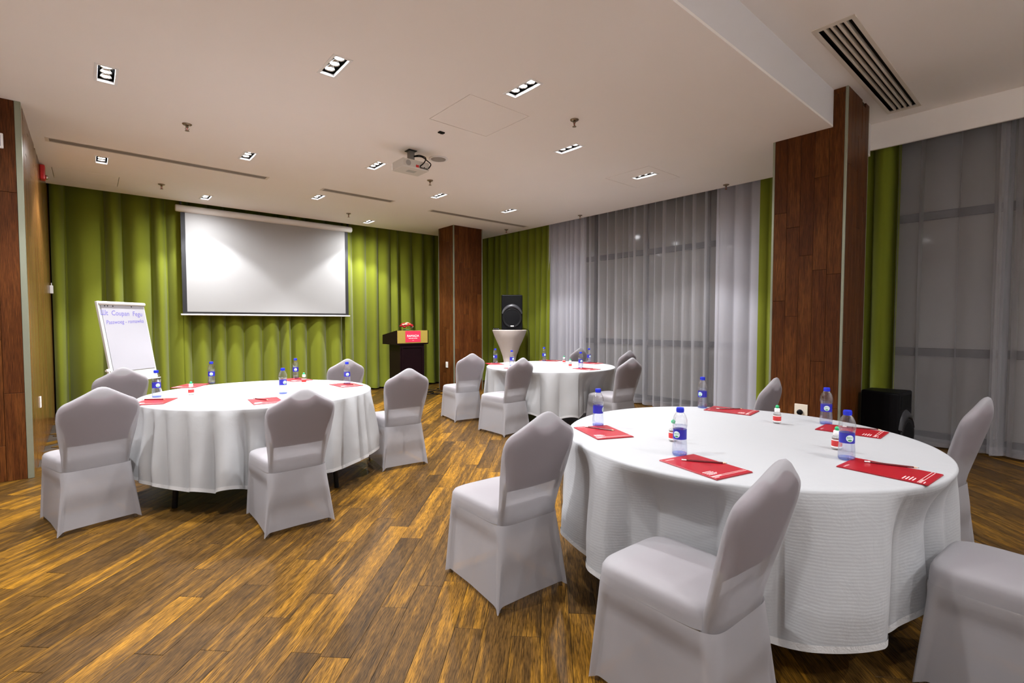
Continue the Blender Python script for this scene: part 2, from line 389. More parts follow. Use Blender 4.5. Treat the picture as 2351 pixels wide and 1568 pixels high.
bm = B(); box(bm, RX0 - .08, RX1 + .1, RY0 - .08, RY0, 0, 3.72); tag(obj('wall_front', bm, 'wall'), 'plain wall behind the camera', kind='structure')
bm = B(); box(bm, 6.12, EX, 2.10, 2.12, HC - .0, 3.72)
bm.free()

# floor: base plus diagonal bamboo boards, each its own piece
bm = B(); box(bm, RX0, RX1 + .1, RY0, RY1, -0.06, -0.006)
floor = tag(obj('floor', bm, 'floor_base'), 'golden brown bamboo board floor laid diagonally', kind='structure')
rng = random.Random(11)
S2 = math.sqrt(0.5)
def clip(poly, x0, x1, y0, y1):
    for ax, lim, sgn in ((0, x0, 1), (0, x1, -1), (1, y0, 1), (1, y1, -1)):
        out = []
        for i in range(len(poly)):
            a, b = poly[i], poly[(i + 1) % len(poly)]
            da, db = sgn * (a[ax] - lim), sgn * (b[ax] - lim)
            if da >= 0: out.append(a)
            if (da >= 0) != (db >= 0):
                t = da / (da - db); out.append((a[0] + (b[0] - a[0]) * t, a[1] + (b[1] - a[1]) * t))
        poly = out
        if not poly: break
    return poly
fw = Vector((math.sin(rad(40.749)), math.cos(rad(40.749)))); rt = Vector((fw.y, -fw.x))
def seen_area(poly):
    pts = []
    for x, y in poly:
        d = x * fw.x + y * fw.y
        if d < 0.5: return 0.0
        pts.append((1175 + 1124 * (x * rt.x + y * rt.y) / d, 741 + 1124 * 1.35 / d))
    if min(p[0] for p in pts) > 2351 or max(p[0] for p in pts) < 0 or min(p[1] for p in pts) > 1568: return 0.0
    a = clip(pts, 0, 2351, 0, 1568); s = 0
    for i in range(len(a)): s += a[i][0] * a[(i + 1) % len(a)][1] - a[(i + 1) % len(a)][0] * a[i][1]
    return abs(s) / 2
PW = 0.1275
boards = []
u = -9.0 + 0.047
while u < 8:
    v = -6 + rng.random() * 0.9
    while v < 14:
        L = rng.choice((0.78, 0.95, 1.1, 1.1, 1.25))
        g = 0.0007
        uv = [(u + g, v + g), (u + g, v + L - g), (u + PW - g, v + L - g), (u + PW - g, v + g)]
        poly = clip([((p + q) * S2, (q - p) * S2) for p, q in uv], RX0 + .001, RX1, RY0 + .001, RY1 - .001)
        if len(poly) >= 3:
            cx = sum(p[0] for p in poly) / len(poly); cy = sum(p[1] for p in poly) / len(poly)
            if not (cx < -0.42 and cy > 5.98): boards.append((seen_area(poly), cx, cy, poly))
        v += L
    u += PW
boards.sort(key=lambda b: -b[0])
def board_geo(poly, cx, cy, V, F):
    n = len(poly); b = len(V); ins = 0.0012
    for z, s in ((-0.0058, 0), (-0.0012, 0), (0.0, ins)):
        for x, y in poly:
            dx, dy = x - cx, y - cy; d = math.hypot(dx, dy); k = 1 - s * 1.6 / max(d, .05)
            V.append((dx * k, dy * k, z))
    for lay in (0, 1):
        for i in range(n):
            j = (i + 1) % n; F.append((b + lay * n + i, b + lay * n + j, b + (lay + 1) * n + j, b + (lay + 1) * n + i))
    F.append(tuple(b + 2 * n + i for i in range(n)))
def ccw(p):
    s = sum(p[i][0] * p[(i + 1) % len(p)][1] - p[(i + 1) % len(p)][0] * p[i][1] for i in range(len(p))); return p if s > 0 else p[::-1]
VV, FF = [], []
for i, (a, cx, cy, poly) in enumerate(boards):
    poly = ccw(poly)
    if i < 300:
        V, F = [], []; board_geo(poly, cx, cy, V, F)
        o = pyobj('plank', V, F, 'floor', floor); o.location = (cx, cy, 0)
    else:
        n0 = len(VV); board_geo(poly, cx, cy, VV, FF)
        for k in range(n0, len(VV)): x, y, z = VV[k]; VV[k] = (x + cx, y + cy, z)
tag(pyobj('plank_field', VV, FF, 'floor', floor), kind='stuff')

# wood cladding boards on pillars and walls
def clad(parent, p0, du, width, z0, z1, nrm, bw, m, seed, t=0.014, lens=(0.9, 1.3, 1.7)):
    r = random.Random(seed); n = max(1, round(width / bw)); w = width / n; g = 0.0012
    for i in range(n):
        z = z0 - r.random() * 1.0
        while z < z1 - 0.01:
            L = r.choice(lens); a, b = max(z, z0), min(z + L, z1)
            if b - a > 0.05:
                bm = B(); jit = r.uniform(-0.0012, 0.0012)
                x0, x1 = i * w + g, (i + 1) * w - g
                mt = Matrix(((du[0], nrm[0], 0, p0[0]), (du[1], nrm[1], 0, p0[1]), (0, 0, 1, 0), (0, 0, 0, 1)))
                box(bm, x0, x1, 0, t + jit, a + g, b - g, bev=0.0012, seg=1, mtx=mt)
                obj('plank', bm, m, parent)
            z += L
def pillar(name, label, x0, x1, y0, y1, z1, faces, seed, strips):
    t = 0.014
    bm = B(); box(bm, x0 + t, x1 - t, y0 + t, y1 - t, 0, z1)
    o = tag(obj(name, bm, 'floor_base'), label, None, kind='structure')
    for k, fz in enumerate(faces):
        if fz == '-x': clad(o, (x0 + t, y0 + .022), (0, 1), y1 - y0 - .044, 0, z1, (-1, 0), 0.115, 'pillar', seed + k)
        if fz == '-y': clad(o, (x0 + .022, y0 + t), (1, 0), x1 - x0 - .044, 0, z1, (0, -1), 0.115, 'pillar', seed + k)
        if fz == '+x': clad(o, (x1 - t, y0 + .022), (0, 1), y1 - y0 - .044, 0, z1, (1, 0), 0.115, 'pillar', seed + k)
    for (sx, sy) in strips:
        bm = B(); s = 0.022; ax = x0 if sx < 0 else x1 - s; ay = y0 if sy < 0 else y1 - s
        box(bm, ax, ax + s, ay, ay + s, 0, z1, bev=0.002, seg=1); tag(obj('corner_strip', bm, 'strip', o), 'grey green metal corner strip')
    return o
pillar('wall_pillar_far', 'dark wood clad square pillar in the far corner by the lectern', 5.31, 6.01, 7.88, 8.42, HC, ('-x', '-y', '+x'), 21, ((-1, -1), (1, -1), (-1, 1)))
P3 = pillar('wall_pillar_near', 'tall dark wood clad pillar at the right, rising into the raised ceiling', 5.43, 6.13, 1.48, 2.14, HH, ('-x', '-y', '+x'), 41, ((-1, -1), (-1, 1), (1, -1)))
clad(wl, (-0.415, 5.96), (0, 1), RY1 - 5.96, 0, HC + .02, (1, 0), 0.127, 'sidewall', 61)
clad(wf, (RX0, 5.935), (1, 0), -0.44 - RX0, 0, HC + .02, (0, -1), 0.127, 'pillar', 71)
bm = B(); box(bm, -0.44, -0.40, 5.918, 5.96, 0, HC, bev=0.002, seg=1); tag(obj('corner_strip', bm, 'strip', wf), 'grey green metal corner strip')

# window wall behind the sheers
bm = B(); box(bm, RX1 + .02, RX1 + .08, RY0, RY1, 0, 3.72); wr = tag(obj('wall_right', bm, 'pocket'), 'dark outer wall behind the sheer curtains', kind='structure')
def window(n, y0, y1, cols, label):
    t = thing('window_%d' % n, label, None, (7.15, (y0 + y1) / 2, 0), kind='structure')
    Z = [0.08, 1.02, 2.54, 3.45]; ys = [y0] + cols + [y1]; yc = (y0 + y1) / 2
    for i in range(len(ys) - 1):
        for j in range(3):
            bm = B(); box(bm, 0.01, 0.022, ys[i] + .03 - yc, ys[i + 1] - .03 - yc, Z[j] + .04, Z[j + 1] - .04); obj('pane', bm, 'pane', t)
    for y in ys:
        bm = B(); box(bm, -0.03, 0.045, y - .035 - yc, y + .035 - yc, 0.04, 3.49, bev=.003, seg=1); obj('mullion', bm, 'mullion', t)
    for z in Z:
        for i in range(len(ys) - 1):
            bm = B(); box(bm, -0.025, 0.04, ys[i] + .035 - yc, ys[i + 1] - .035 - yc, z - .045, z + .045, bev=.003, seg=1); obj('transom', bm, 'mullion', t)
window(1, 2.30, 6.95, [3.73, 4.81, 5.89], 'wide dark window with mullions behind the grey sheers left of the pillar')
window(2, -1.6, 1.75, [-0.565, 0.515], 'dark window behind the sheers right of the big pillar')

# ------------------------------------------------------------------ curtains
def curtain(name, label, cat, a, b, nrm, z0, z1, amp, sp, seed, m, group=None, gather=0.0, res=0.012, hem=True, top_amp=0.9, skew=0.02):
    r = random.Random(seed); ax, ay = a; L = math.hypot(b[0] - ax, b[1] - ay); du = ((b[0] - ax) / L, (b[1] - ay) / L)
    # control points of the fold profile at top and at the hem
    s = -r.uniform(0, sp[0]); ctrl = []
    while s < L + 0.4:
        ctrl.append((s, r.uniform(0.55, 1.0) * amp, r.uniform(0.65, 1.15) * amp, r.uniform(-1, 1) * skew, r.uniform(0.0, 0.45))); s += r.uniform(*sp)
    n = int(L / res) + 1; rows = 26
    def prof(s, t):
        # t 0 top .. 1 bottom; each fold bulges forward, creases fall back
        for i in range(len(ctrl) - 1):
            p, q = ctrl[i], ctrl[i + 1]; sp_, sq = p[0] + p[3] * t, q[0] + q[3] * t
            if s <= sq or i == len(ctrl) - 2:
                k = min(max((s - sp_) / max(sq - sp_, .02), 0), 1)
                A = (p[1] * (1 - t) * top_amp + p[2] * t)
                base = -amp * ((1 - k) * (1 - p[4]) + k * (1 - q[4]))
                return base + 2 * A * math.sin(k * PI) ** 0.75 * (0.75 + .25 * (1 - p[4]))
    V, F = [], []
    for j in range(rows + 1):
        t = j / rows; z = z1 + (z0 - z1) * t
        for i in range(n + 1):
            s = L * i / n; d = prof(s, t)
            d += 0.006 * math.sin(s * 31 + seed + 3 * t) * t
            V.append((ax + du[0] * s + nrm[0] * d, ay + du[1] * s + nrm[1] * d, z + (0.008 * math.sin(s * 9 + seed) if j == rows else 0)))
    for j in range(rows):
        for i in range(n):
            k = j * (n + 1) + i; F.append((k, k + 1, k + n + 2, k + n + 1))
    o = pyobj(name, V, F, m, None, True)
    tag(o, label, cat, group)
    if hem:
        # double-thick stitched hem band in front of the lower edge
        V2, F2 = [], []
        for zz in (0.0, 0.085):
            for i in range(n + 1):
                k1 = rows * (n + 1) + i; x, y, z = V[k1]
                V2.append((x + nrm[0] * .003, y + nrm[1] * .003, z + zz))
        for i in range(n): F2.append((i, i + 1, n + 2 + i, n + 1 + i))
        pyobj('hem', V2, F2, m, o, True)
    return o
GC = 'green blackout curtain panels'
YC = 9.37
curtain('green_curtain', 'green curtain panel filling the far left corner behind the flipchart', 'curtain', (-0.385, YC), (1.12, YC), (0, -1), 0.035, 3.45, 0.10, (0.18, 0.42), 3, 'green', GC)
curtain('green_curtain', 'green curtain panel behind and below the projection screen', 'curtain', (1.06, YC - .01), (3.78, YC - .01), (0, -1), 0.035, 3.45, 0.10, (0.18, 0.38), 8, 'green', GC)
curtain('green_curtain', 'green curtain panel between the projection screen and the far pillar, behind the lectern', 'curtain', (3.74, YC), (5.95, YC), (0, -1), 0.035, 3.45, 0.10, (0.16, 0.32), 5, 'green', GC)
XC = 6.90
curtain('green_curtain', 'green curtain panel behind the loudspeaker, between the far pillar and grey sheers', 'curtain', (XC, 9.2), (XC, 6.82), (-1, 0), 0.035, 3.45, 0.09, (0.14, 0.28), 14, 'green', GC)
SG = 'grey sheer curtain panels'
curtain('sheer_curtain', 'grey sheer curtain panel coloured as lamp-lit, next to the green corner curtain', 'curtain', (XC - .03, 6.90), (XC - .03, 5.92), (-1, 0), 0.02, 3.45, 0.055, (0.09, 0.20), 31, 'sheerlit', SG)  # split from its neighbour to carry the lamp-lit colour
curtain('sheer_curtain', 'grey sheer curtain panel behind the far table, left of the window middle', 'curtain', (XC - .04, 5.94), (XC - .04, 4.84), (-1, 0), 0.02, 3.45, 0.06, (0.09, 0.22), 30, 'sheer', SG)
curtain('sheer_curtain', 'grey sheer curtain panel in the middle of the long window', 'curtain', (XC - .05, 4.90), (XC - .05, 3.40), (-1, 0), 0.02, 3.45, 0.06, (0.10, 0.24), 32, 'sheer', SG)
curtain('sheer_curtain', 'grey sheer curtain panel coloured brighter as if lit, just left of the tall pillar', 'curtain', (XC - .02, 3.46), (XC - .02, 2.80), (-1, 0), 0.02, 3.45, 0.04, (0.12, 0.34), 33, 'sheerlit', SG)
curtain('green_curtain', 'narrow green curtain strip along the left edge of the tall pillar', 'curtain', (XC - .06, 2.84), (XC - .06, 2.30), (-1, 0), 0.03, 3.45, 0.035, (0.14, 0.26), 34, 'green', GC)
curtain('green_curtain', 'dark green curtain hanging right of the tall pillar above the floor loudspeaker', 'curtain', (XC - .04, 1.95), (XC - .04, 1.34), (-1, 0), 0.03, 3.5, 0.11, (0.14, 0.22), 36, 'green', GC)
curtain('sheer_curtain', 'grey sheer curtain panel right of the tall pillar', 'curtain', (XC - .03, 1.37), (XC - .03, 0.50), (-1, 0), 0.02, 3.5, 0.035, (0.16, 0.40), 37, 'sheer', SG)
curtain('sheer_curtain', 'gathered grey sheer curtain panel at the right edge of the picture', 'curtain', (XC - .07, 0.56), (XC - .07, -1.5), (-1, 0), 0.02, 3.5, 0.05, (0.14, 0.30), 38, 'sheer', SG)

# ------------------------------------------------------------------ ceiling fittings
def make_lamp():
    t = thing('recessed_spotlight', '', 'ceiling light', (0, 0, HC), group='recessed triple spotlights')
    hx, hy = HALF; ox, oy = 0.070, 0.168
    bm = B()
    for a in ((-ox, -hx, -oy, oy), (hx, ox, -oy, oy), (-hx, hx, -oy, -hy), (-hx, hx, hy, oy)):
        box(bm, a[0], a[1], a[2], a[3], -0.005, 0.002)
    # sloping white reveal inside the frame
    ix, iy = hx - .003, hy - .003
    a = [bm.verts.new((x, y, -.005)) for x, y in ((-hx, -hy), (hx, -hy), (hx, hy), (-hx, hy))]; b = [bm.verts.new((x, y, .014)) for x, y in ((-ix, -iy), (ix, -iy), (ix, iy), (-ix, iy))]
    for k in range(4): bm.faces.new((a[k], a[(k + 1) % 4], b[(k + 1) % 4], b[k]))
    obj('trim_frame', bm, 'trim', t)
    bm = B()
    for a in ((-hx - .003, -hx, -hy, hy), (hx, hx + .003, -hy, hy), (-hx, hx, -hy - .003, -hy), (-hx, hx, hy, hy + .003)): box(bm, *a, 0.002, 0.09)
    box(bm, -hx, hx, -hy, hy, 0.085, 0.09); obj('housing', bm, 'blackmatte', t)
    for k in (-1, 0, 1):
        bm = B(); lathe(bm, [(0.036, 0.05), (0.036, 0.016), (0.033, 0.016), (0.031, 0.03)], 24, (0, k * 0.092, 0), caps=False)
        l = obj('lamp_ring', bm, 'chrome', t, True)
        bm = B(); lathe(bm, [(0.001, 0.020), (0.020, 0.019), (0.031, 0.022), (0.0315, 0.03)], 24, (0, k * 0.092, 0), caps=False); obj('lens', bm, 'lens', l, True)
    ld = bpy.data.lights.new('spot_beam', 'SPOT'); ld.energy = LAMP_POWER; ld.color = LAMP_COLOR
    ld.spot_size = rad(102); ld.spot_blend = 0.3; ld.shadow_soft_size = 0.05
    lo = link(bpy.data.objects.new('spot_beam', ld), t); lo.location = (0, 0, 0.012)
    lw = bpy.data.lights.new('spot_spill', 'SPOT'); lw.energy = LAMP_WIDE; lw.color = LAMP_COLOR
    lw.spot_size = rad(172); lw.spot_blend = 1.0; lw.shadow_soft_size = 0.06
    lo = link(bpy.data.objects.new('spot_spill', lw), t); lo.location = (0, 0, -0.008)
    return t
lamp0 = make_lamp()
for i, (x, y) in enumerate(LIGHTS + HIDDEN_LIGHTS):
    t = lamp0 if i == 0 else copy_tree(lamp0); t.location = (x, y, HC)
    t['label'] = LIGHT_LABELS[i] if i < len(LIGHTS) else 'recessed triple spotlight outside the picture, on the same ceiling'
# unseen fill lamps added on the raised ceiling, back row washing the front wall
for (x, y) in ((0.8, 0.2), (2.6, -0.9), (-1.0, 0.2), (0.4, -1.9), (2.2, -1.9), (4.0, -1.9), (5.8, -1.9)):
    t = copy_tree(lamp0); t.location = (x, y, HH - 0.001); t['label'] = 'unseen triple spotlight added as fill, outside the picture on the raised ceiling'

for i, (a, b, c, d) in enumerate(hatches):
    hl = ('square access hatch in the middle of the ceiling, left of a spotlight', 'access hatch in the ceiling corner by the left wall',
          'access hatch around the spotlight near the sheer curtains')[i]
    hs = [(5.40 - HALF[0] - .004, 5.40 + HALF[0] + .004, 3.68 - HALF[1] - .004, 3.68 + HALF[1] + .004)] if i == 2 else []
    cx, cy = (a + b) / 2, (c + d) / 2
    V, F = plate_holes(a, b, c, d, HC, HC + 0.018, hs); V = [(x - cx, y - cy, z - HC) for x, y, z in V]
    o = tag(pyobj('ceiling_hatch', V, F, 'ceiling'), hl, 'hatch', 'ceiling access hatches'); o.location = (cx, cy, HC)

def linear_vent(label, a, b, c, d, z, nslot, frame_m, blade_m, fw_, end=0.03, group='linear ceiling air vents', name='air_vent'):
    t = thing(name, label, 'air vent', ((a + b) / 2, (c + d) / 2, z), group=group)
    hx, hy = (b - a) / 2, (d - c) / 2
    bm = B()
    for q in ((-hx, hx, -hy, -hy + fw_), (-hx, hx, hy - fw_, hy), (-hx, -hx + end, -hy + fw_, hy - fw_), (hx - end, hx, -hy + fw_, hy - fw_)): box(bm, *q, -0.004, 0.004)
    obj('frame', bm, frame_m, t)
    bm = B(); box(bm, -hx + .021, hx - .021, -hy + .016, hy - .016, 0.05, 0.06); obj('backing', bm, 'slot', t)
    iw = 2 * (hy - fw_); w = iw / nslot
    for k in range(1, nslot):
        y = -hy + fw_ + k * w; bm = B(); box(bm, -hx + end, hx - end, y - w * .17, y + w * .17, -0.003, 0.03); obj('blade', bm, blade_m, t)
    return t
VL = ['long dark linear air vent on the left of the ceiling', 'short linear air vent in the middle of the ceiling above the screen', 'linear air vent in front of the far pillar, leading to the curtain corner']
for (a, b, c, d), l in zip(vents, VL): linear_vent(l, a, b, c, d, HC, 5, 'ventcream', 'ventblade', 0.010)
linear_vent('large cream air vent with five black slots in the raised ceiling', 4.22, 6.49, 1.125, 1.405, HH, 5, 'ventcream', 'ventcream', 0.030, 0.05)

def make_sprinkler():
    t = thing('fire_sprinkler', '', 'sprinkler', (0, 0, HC), group='ceiling fire sprinklers')
    bm = B(); lathe(bm, [(0.040, 0), (0.040, -0.004), (0.030, -0.012), (0.014, -0.014)], 20); obj('escutcheon', bm, 'brassy', t, True)
    bm = B(); lathe(bm, [(0.012, -0.013), (0.012, -0.03), (0.008, -0.034)], 12); obj('body', bm, 'brassy', t, True)
    bm = B()
    for s in (-1, 1): tube(bm, [(s * .009, 0, -.032), (s * .015, 0, -.045), (s * .004, 0, -.062)], 0.003, 6)
    obj('yoke', bm, 'brassy', t, True)
    bm = B(); lathe(bm, [(0.003, -0.034), (0.003, -0.058)], 8); obj('bulb', bm, 'redplastic', t, True)
    bm = B(); lathe(bm, [(0.018, -0.062), (0.019, -0.065), (0.004, -0.066)], 14); obj('deflector', bm, 'brassy', t, True)
    return t
sp0 = make_sprinkler()
SPR = [((0.74, 5.55), 'fire sprinkler above the long left air vent'), ((3.43, 3.10), 'fire sprinkler on the right of the ceiling, between two spotlights'),
       ((0.78, 8.16), 'fire sprinkler near the green curtain left of the screen'), ((3.43, 5.63), 'fire sprinkler just below the projector'),
       ((3.40, 8.23), 'fire sprinkler above the right part of the projection screen'), ((6.38, 7.58), 'fire sprinkler in the far right ceiling corner beside the far pillar'),
       ((6.51, 5.74), 'fire sprinkler hanging in front of the left end of the sheers'), ((6.58, 3.19), 'fire sprinkler hanging in front of the sheers near the tall pillar')]
for i, ((x, y), l) in enumerate(SPR):
    t = sp0 if i == 0 else copy_tree(sp0); t.location = (x, y, HC); t['label'] = l; t.rotation_euler.z = 0.4 * i

t = thing('ceiling_speaker', 'round flush ceiling speaker beside the projector', 'speaker', (3.06, 4.84, HC))
bm = B(); lathe(bm, [(0.108, 0.0), (0.108, -0.006), (0.098, -0.010), (0.084, -0.008), (0.084, -0.002)], 40); obj('rim', bm, 'trim', t, True)
bm = B(); lathe(bm, [(0.083, -0.003), (0.083, -0.0085), (0.04, -0.0095), (0.001, -0.010)], 40); obj('grille', bm, mat('perforated_grille', (0.40, 0.36, 0.33), 0.6, bump=0.5, bscale=500), t, True)
t = thing('ceiling_sensor', 'small dark square sensor on the ceiling beside the hatch', 'sensor', (2.66, 4.15, HC))
bm = B(); box(bm, -.03, .03, -.02, .02, -.012, 0, .003); obj('body', bm, 'black', t)
bm = B(); lathe(bm, [(.012, -.012), (.010, -.018), (.002, -.02)], 12); obj('lens', bm, 'spkgrey', t, True)

# projector
t = thing('projector', 'white projector hanging from a short ceiling mount', 'projector', (2.695, 4.815, HC))
bm = B(); box(bm, -.05, .05, -.05, .05, -.008, 0, .002); obj('ceiling_plate', bm, 'blackmetal', t)
bm = B(); box(bm, -.03, .03, -.03, .03, -.125, -.008, .004); obj('mount_column', bm, mat('grey_mount', (0.22, 0.21, 0.19), 0.5, 0.4), t)
bm = B(); box(bm, -.09, .09, -.012, .012, -.130, -.120); box(bm, -.012, .012, -.08, .08, -.130, -.120); obj('bracket', bm, 'blackmetal', t)
bm = B(); box(bm, -.165, .155, -.125, .125, -.222, -.130, .012, 3); pb = obj('body', bm, 'projector', t, False)
bm = B(); lathe(bm, [(.034, 0), (.036, .02), (.030, .022), (.028, .006)], 24, mtx=Matrix.Translation((-.08, .124, -.175)) @ Matrix.Rotation(-PI / 2, 4, 'X')); obj('lens', bm, 'black', pb, True)
bm = B(); lathe(bm, [(.030, 0), (.030, .002), (.001, .002)], 24, mtx=Matrix.Translation((-.10, -.125, -.175)) @ Matrix.Rotation(PI / 2, 4, 'X')); obj('fan_grille', bm, mat('grey_grille', (0.38, 0.36, 0.33), 0.6), pb)
bm = B(); box(bm, -.01, .025, -.128, -.124, -.206, -.180); obj('red_port', bm, 'redplastic', pb)
for k in range(6):
    bm = B(); box(bm, .036 + k * .017, .046 + k * .017, -.128, -.124, -.208 - .001 * (k % 2), -.194 + .008 * (k % 3 == 0)); obj('port', bm, 'black', pb)
bm = B(); box(bm, -.05, .05, -.04, .03, -.2235, -.2215); obj('rating_sticker', bm, mat('grey_sticker', (0.42, 0.42, 0.38), 0.6), pb)
bm = B(); tube(bm, spline([(.02, -.03, -.06), (.06, -.08, -.055), (.10, -.14, -.09), (.07, -.16, -.15), (.035, -.135, -.19)], 6), 0.006, 6); obj('cable', bm, 'black', t, True)
bm = B(); tube(bm, spline([(.02, -.03, -.065), (.08, -.09, -.07), (.13, -.13, -.115), (.158, -.15, -.15), (.14, -.13, -.195)], 6), 0.006, 6); obj('cable', bm, 'black', t, True)

# ------------------------------------------------------------------ projection screen
t = thing('projection_screen', 'white pull-down projection screen with black border in front of green curtains', 'screen', (2.44, 9.17, 1.48))
bm = B(); lathe(bm, [(.001, -1.40), (.045, -1.40), (.054, -1.39), (.054, 1.39), (.045, 1.40), (.001, 1.40)], 20, caps=False, mtx=Matrix.Translation((0, 0, 1.645)) @ Matrix.Rotation(PI / 2, 4, 'Y')); obj('housing', bm, 'white', t, True)
for s in (-1, 1):
    bm = B(); box(bm, s * 1.33 - .012, s * 1.33 + .012, -.02, .02, 1.69, 2.0); obj('hanging_bracket', bm, 'blackmetal', t)
bm = B(); box(bm, -1.335, 1.325, -.0015, .0015, 0.01, 1.63); obj('black_border', bm, 'screenborder', t)
bm = B(); box(bm, -1.275, 1.265, -.0035, -.0016, 0.045, 1.60); obj('viewing_surface', bm, 'screen', t)
bm = B(); box(bm, -1.36, 1.35, -.014, .014, -.014, 0.012, .008, 2); obj('bottom_bar', bm, 'white', t)

# ------------------------------------------------------------------ chairs
def make_chair():
    t = thing('banquet_chair', '', 'chair', group='banquet chairs in white stretch covers')
    # --- back (outline, lean, crown)
    def hw(v): return interp(v, [(0, .178), (.15, .176), (.35, .186), (.6, .206), (.8, .217), (.9, .2165), (.96, .208), (1, .192)])
    def ztop(u):
        a = abs(u); return interp(a, [(0, .938), (.10, .936), (.22, .925), (.5, .892), (.8, .858), (.93, .846), (1, .835)])
    def yc(z): return interp(z, [(.34, -.186), (.45, -.205), (.60, -.245), (.80, -.298), (.95, -.335)])
    def shell(z0, T, shrink, nu=26, nv=30, ztf=None, hwf=None):
        V, F = [], []
        zt = ztf or ztop; hf = hwf or hw
        for side in (1, -1):
            for j in range(nv + 1):
                v = j / nv; vv = 1 - (1 - v) ** 1.35
                for i in range(nu + 1):
                    u = -1 + 2 * i / nu; uu = math.copysign(1 - (1 - abs(u)) ** 1.5, u)
                    x = uu * (hf(vv) - shrink); z = z0 + vv * (zt(uu) - shrink - z0)
                    bl = math.sqrt(max(0, 1 - abs(uu) ** 7)) * math.sqrt(max(0, 1 - vv ** 16))
                    if z0 > .5: bl *= math.sqrt(max(0, 1 - (1 - vv) ** 16))
                    crown = .012 * (1 - uu * uu)
                    V.append((x, yc(z) - crown + side * T * bl, z))
        N = (nu + 1) * (nv + 1)
        for s in (0, 1):
            for j in range(nv):
                for i in range(nu):
                    k = s * N + j * (nu + 1) + i; f = (k, k + 1, k + nu + 2, k + nu + 1); F.append(f if s else f[::-1])
        bm = B(); me = bpy.data.meshes.new('tmp'); me.from_pydata(V, [], F); bm.from_mesh(me); bpy.data.meshes.remove(me)
        bmesh.ops.remove_doubles(bm, verts=bm.verts[:], dist=1e-4); return bm
    obj('back_cover', shell(.335, .030, 0), 'backcover', t, True)
    # upholstered inner back: stops short of the gap above the seat and of the hand hold under the crown
    def ztop_in(u):
        a = abs(u); return interp(a, [(0, .868), (.18, .868), (.34, .885), (.42, .896), (.6, .876), (.9, .846), (1, .835)])
    obj('back_cushion', shell(.56, .024, .010, 20, 16, ztop_in), 'cushion', t, True)
    # --- seat
    n = 96
    def rrect(w0, w1, y0, y1, e, k):
        # superellipse-like loop, w0 rear half width, w1 front half width
        a = 2 * PI * k / n; c, s = math.cos(a), math.sin(a)
        cx = math.copysign(abs(c) ** (2 / e), c); sy = math.copysign(abs(s) ** (2 / e), s)
        y = (y0 + y1) / 2 + sy * (y1 - y0) / 2; w = w0 + (w1 - w0) * (sy + 1) / 2
        return cx * w, y
    rings = []
    for (sc_, z, e) in ((1.0, .395, 7), (1.005, .425, 6), (.995, .447, 6), (.965, .462, 5.5), (.90, .470, 5), (.75, .476, 4), (.5, .480, 3.4), (.2, .482, 3)):
        rings.append([(*[q * (sc_ if ii == 0 else 1) for ii, q in enumerate((lambda p: (p[0], .005 + (p[1] - .005) * sc_))(rrect(.186, .205, -.215, .235, e, k)))], z) for k in range(n)])
    bm = B(); R = [[bm.verts.new(p) for p in r] for r in rings]
    for a, b in zip(R, R[1:]):
        for i in range(n): bm.faces.new((a[i], a[(i + 1) % n], b[(i + 1) % n], b[i]))
    bm.faces.new(R[-1]); obj('seat_cover', bm, 'cover', t, True)
    bm = B(); box(bm, -.155, .155, -.165, .195, .40, .448, .02, 3); obj('seat_cushion', bm, 'cushion', t)
    # --- skirt down to the four feet
    nr = 16; rings = []
    for j in range(nr + 1):
        q = j / nr; row = []
        for k in range(n):
            x0, y0 = rrect(.190, .206, -.238, .237, 7, k); x1, y1 = rrect(.228, .207, -.262, .262, 26, k)
            # legs splay: mostly straight lines
            x = x0 + (x1 - x0) * q; y = y0 + (y1 - y0) * q
            # how far from the nearest corner (0 at corner, 1 mid panel)
            a = (2 * PI * k / n) % (PI / 2); mid = abs(math.cos(2 * a)) ** 1.5
            sm = lambda e0, e1, v: (lambda w: w * w * (3 - 2 * w))(min(1, max(0, (v - e0) / (e1 - e0))))
            pull = 0.020 * sm(.10, .55, mid) * (sm(.35, .75, q) if y < -.15 and abs(x) < .19 else sm(.06, .26, q))
            d = math.hypot(x, y); x -= x / d * pull; y -= y / d * pull
            z = .397 * (1 - q) + (0.004 + 0.026 * mid) * q
            row.append((x, y, z))
        rings.append(row)
    bm = B(); R = [[bm.verts.new(p) for p in r] for r in rings]
    for a, b in zip(R, R[1:]):
        for i in range(n): bm.faces.new((a[i], b[i], b[(i + 1) % n], a[(i + 1) % n]))
    obj('skirt', bm, 'skirt', t, True)
    # --- frame under the cover
    for sx in (-1, 1):
        bm = B(); tube(bm, [(sx * .172, .195, .40), (sx * .172, .20, .37), (sx * .180, .232, .0)], [.013, .013, .010], 10); obj('leg', bm, 'gold', t, True)
        bm = B(); tube(bm, [(sx * .150, -.18, .42), (sx * .152, -.185, .37), (sx * .196, -.232, .0)], [.013, .013, .010], 10); obj('leg', bm, 'gold', t, True)
        bm = B(); tube(bm, [(sx * .165, .18, .372), (sx * .150, -.17, .372)], .012, 8); obj('seat_rail', bm, 'gold', t, True)
        bm = B(); tube(bm, [(sx * .160, -.195, .40), (sx * .162, -.225, .52), (sx * .168, -.245, .60)], .010, 8); obj('back_upright', bm, 'gold', t, True)
    return t
chair0 = make_chair()
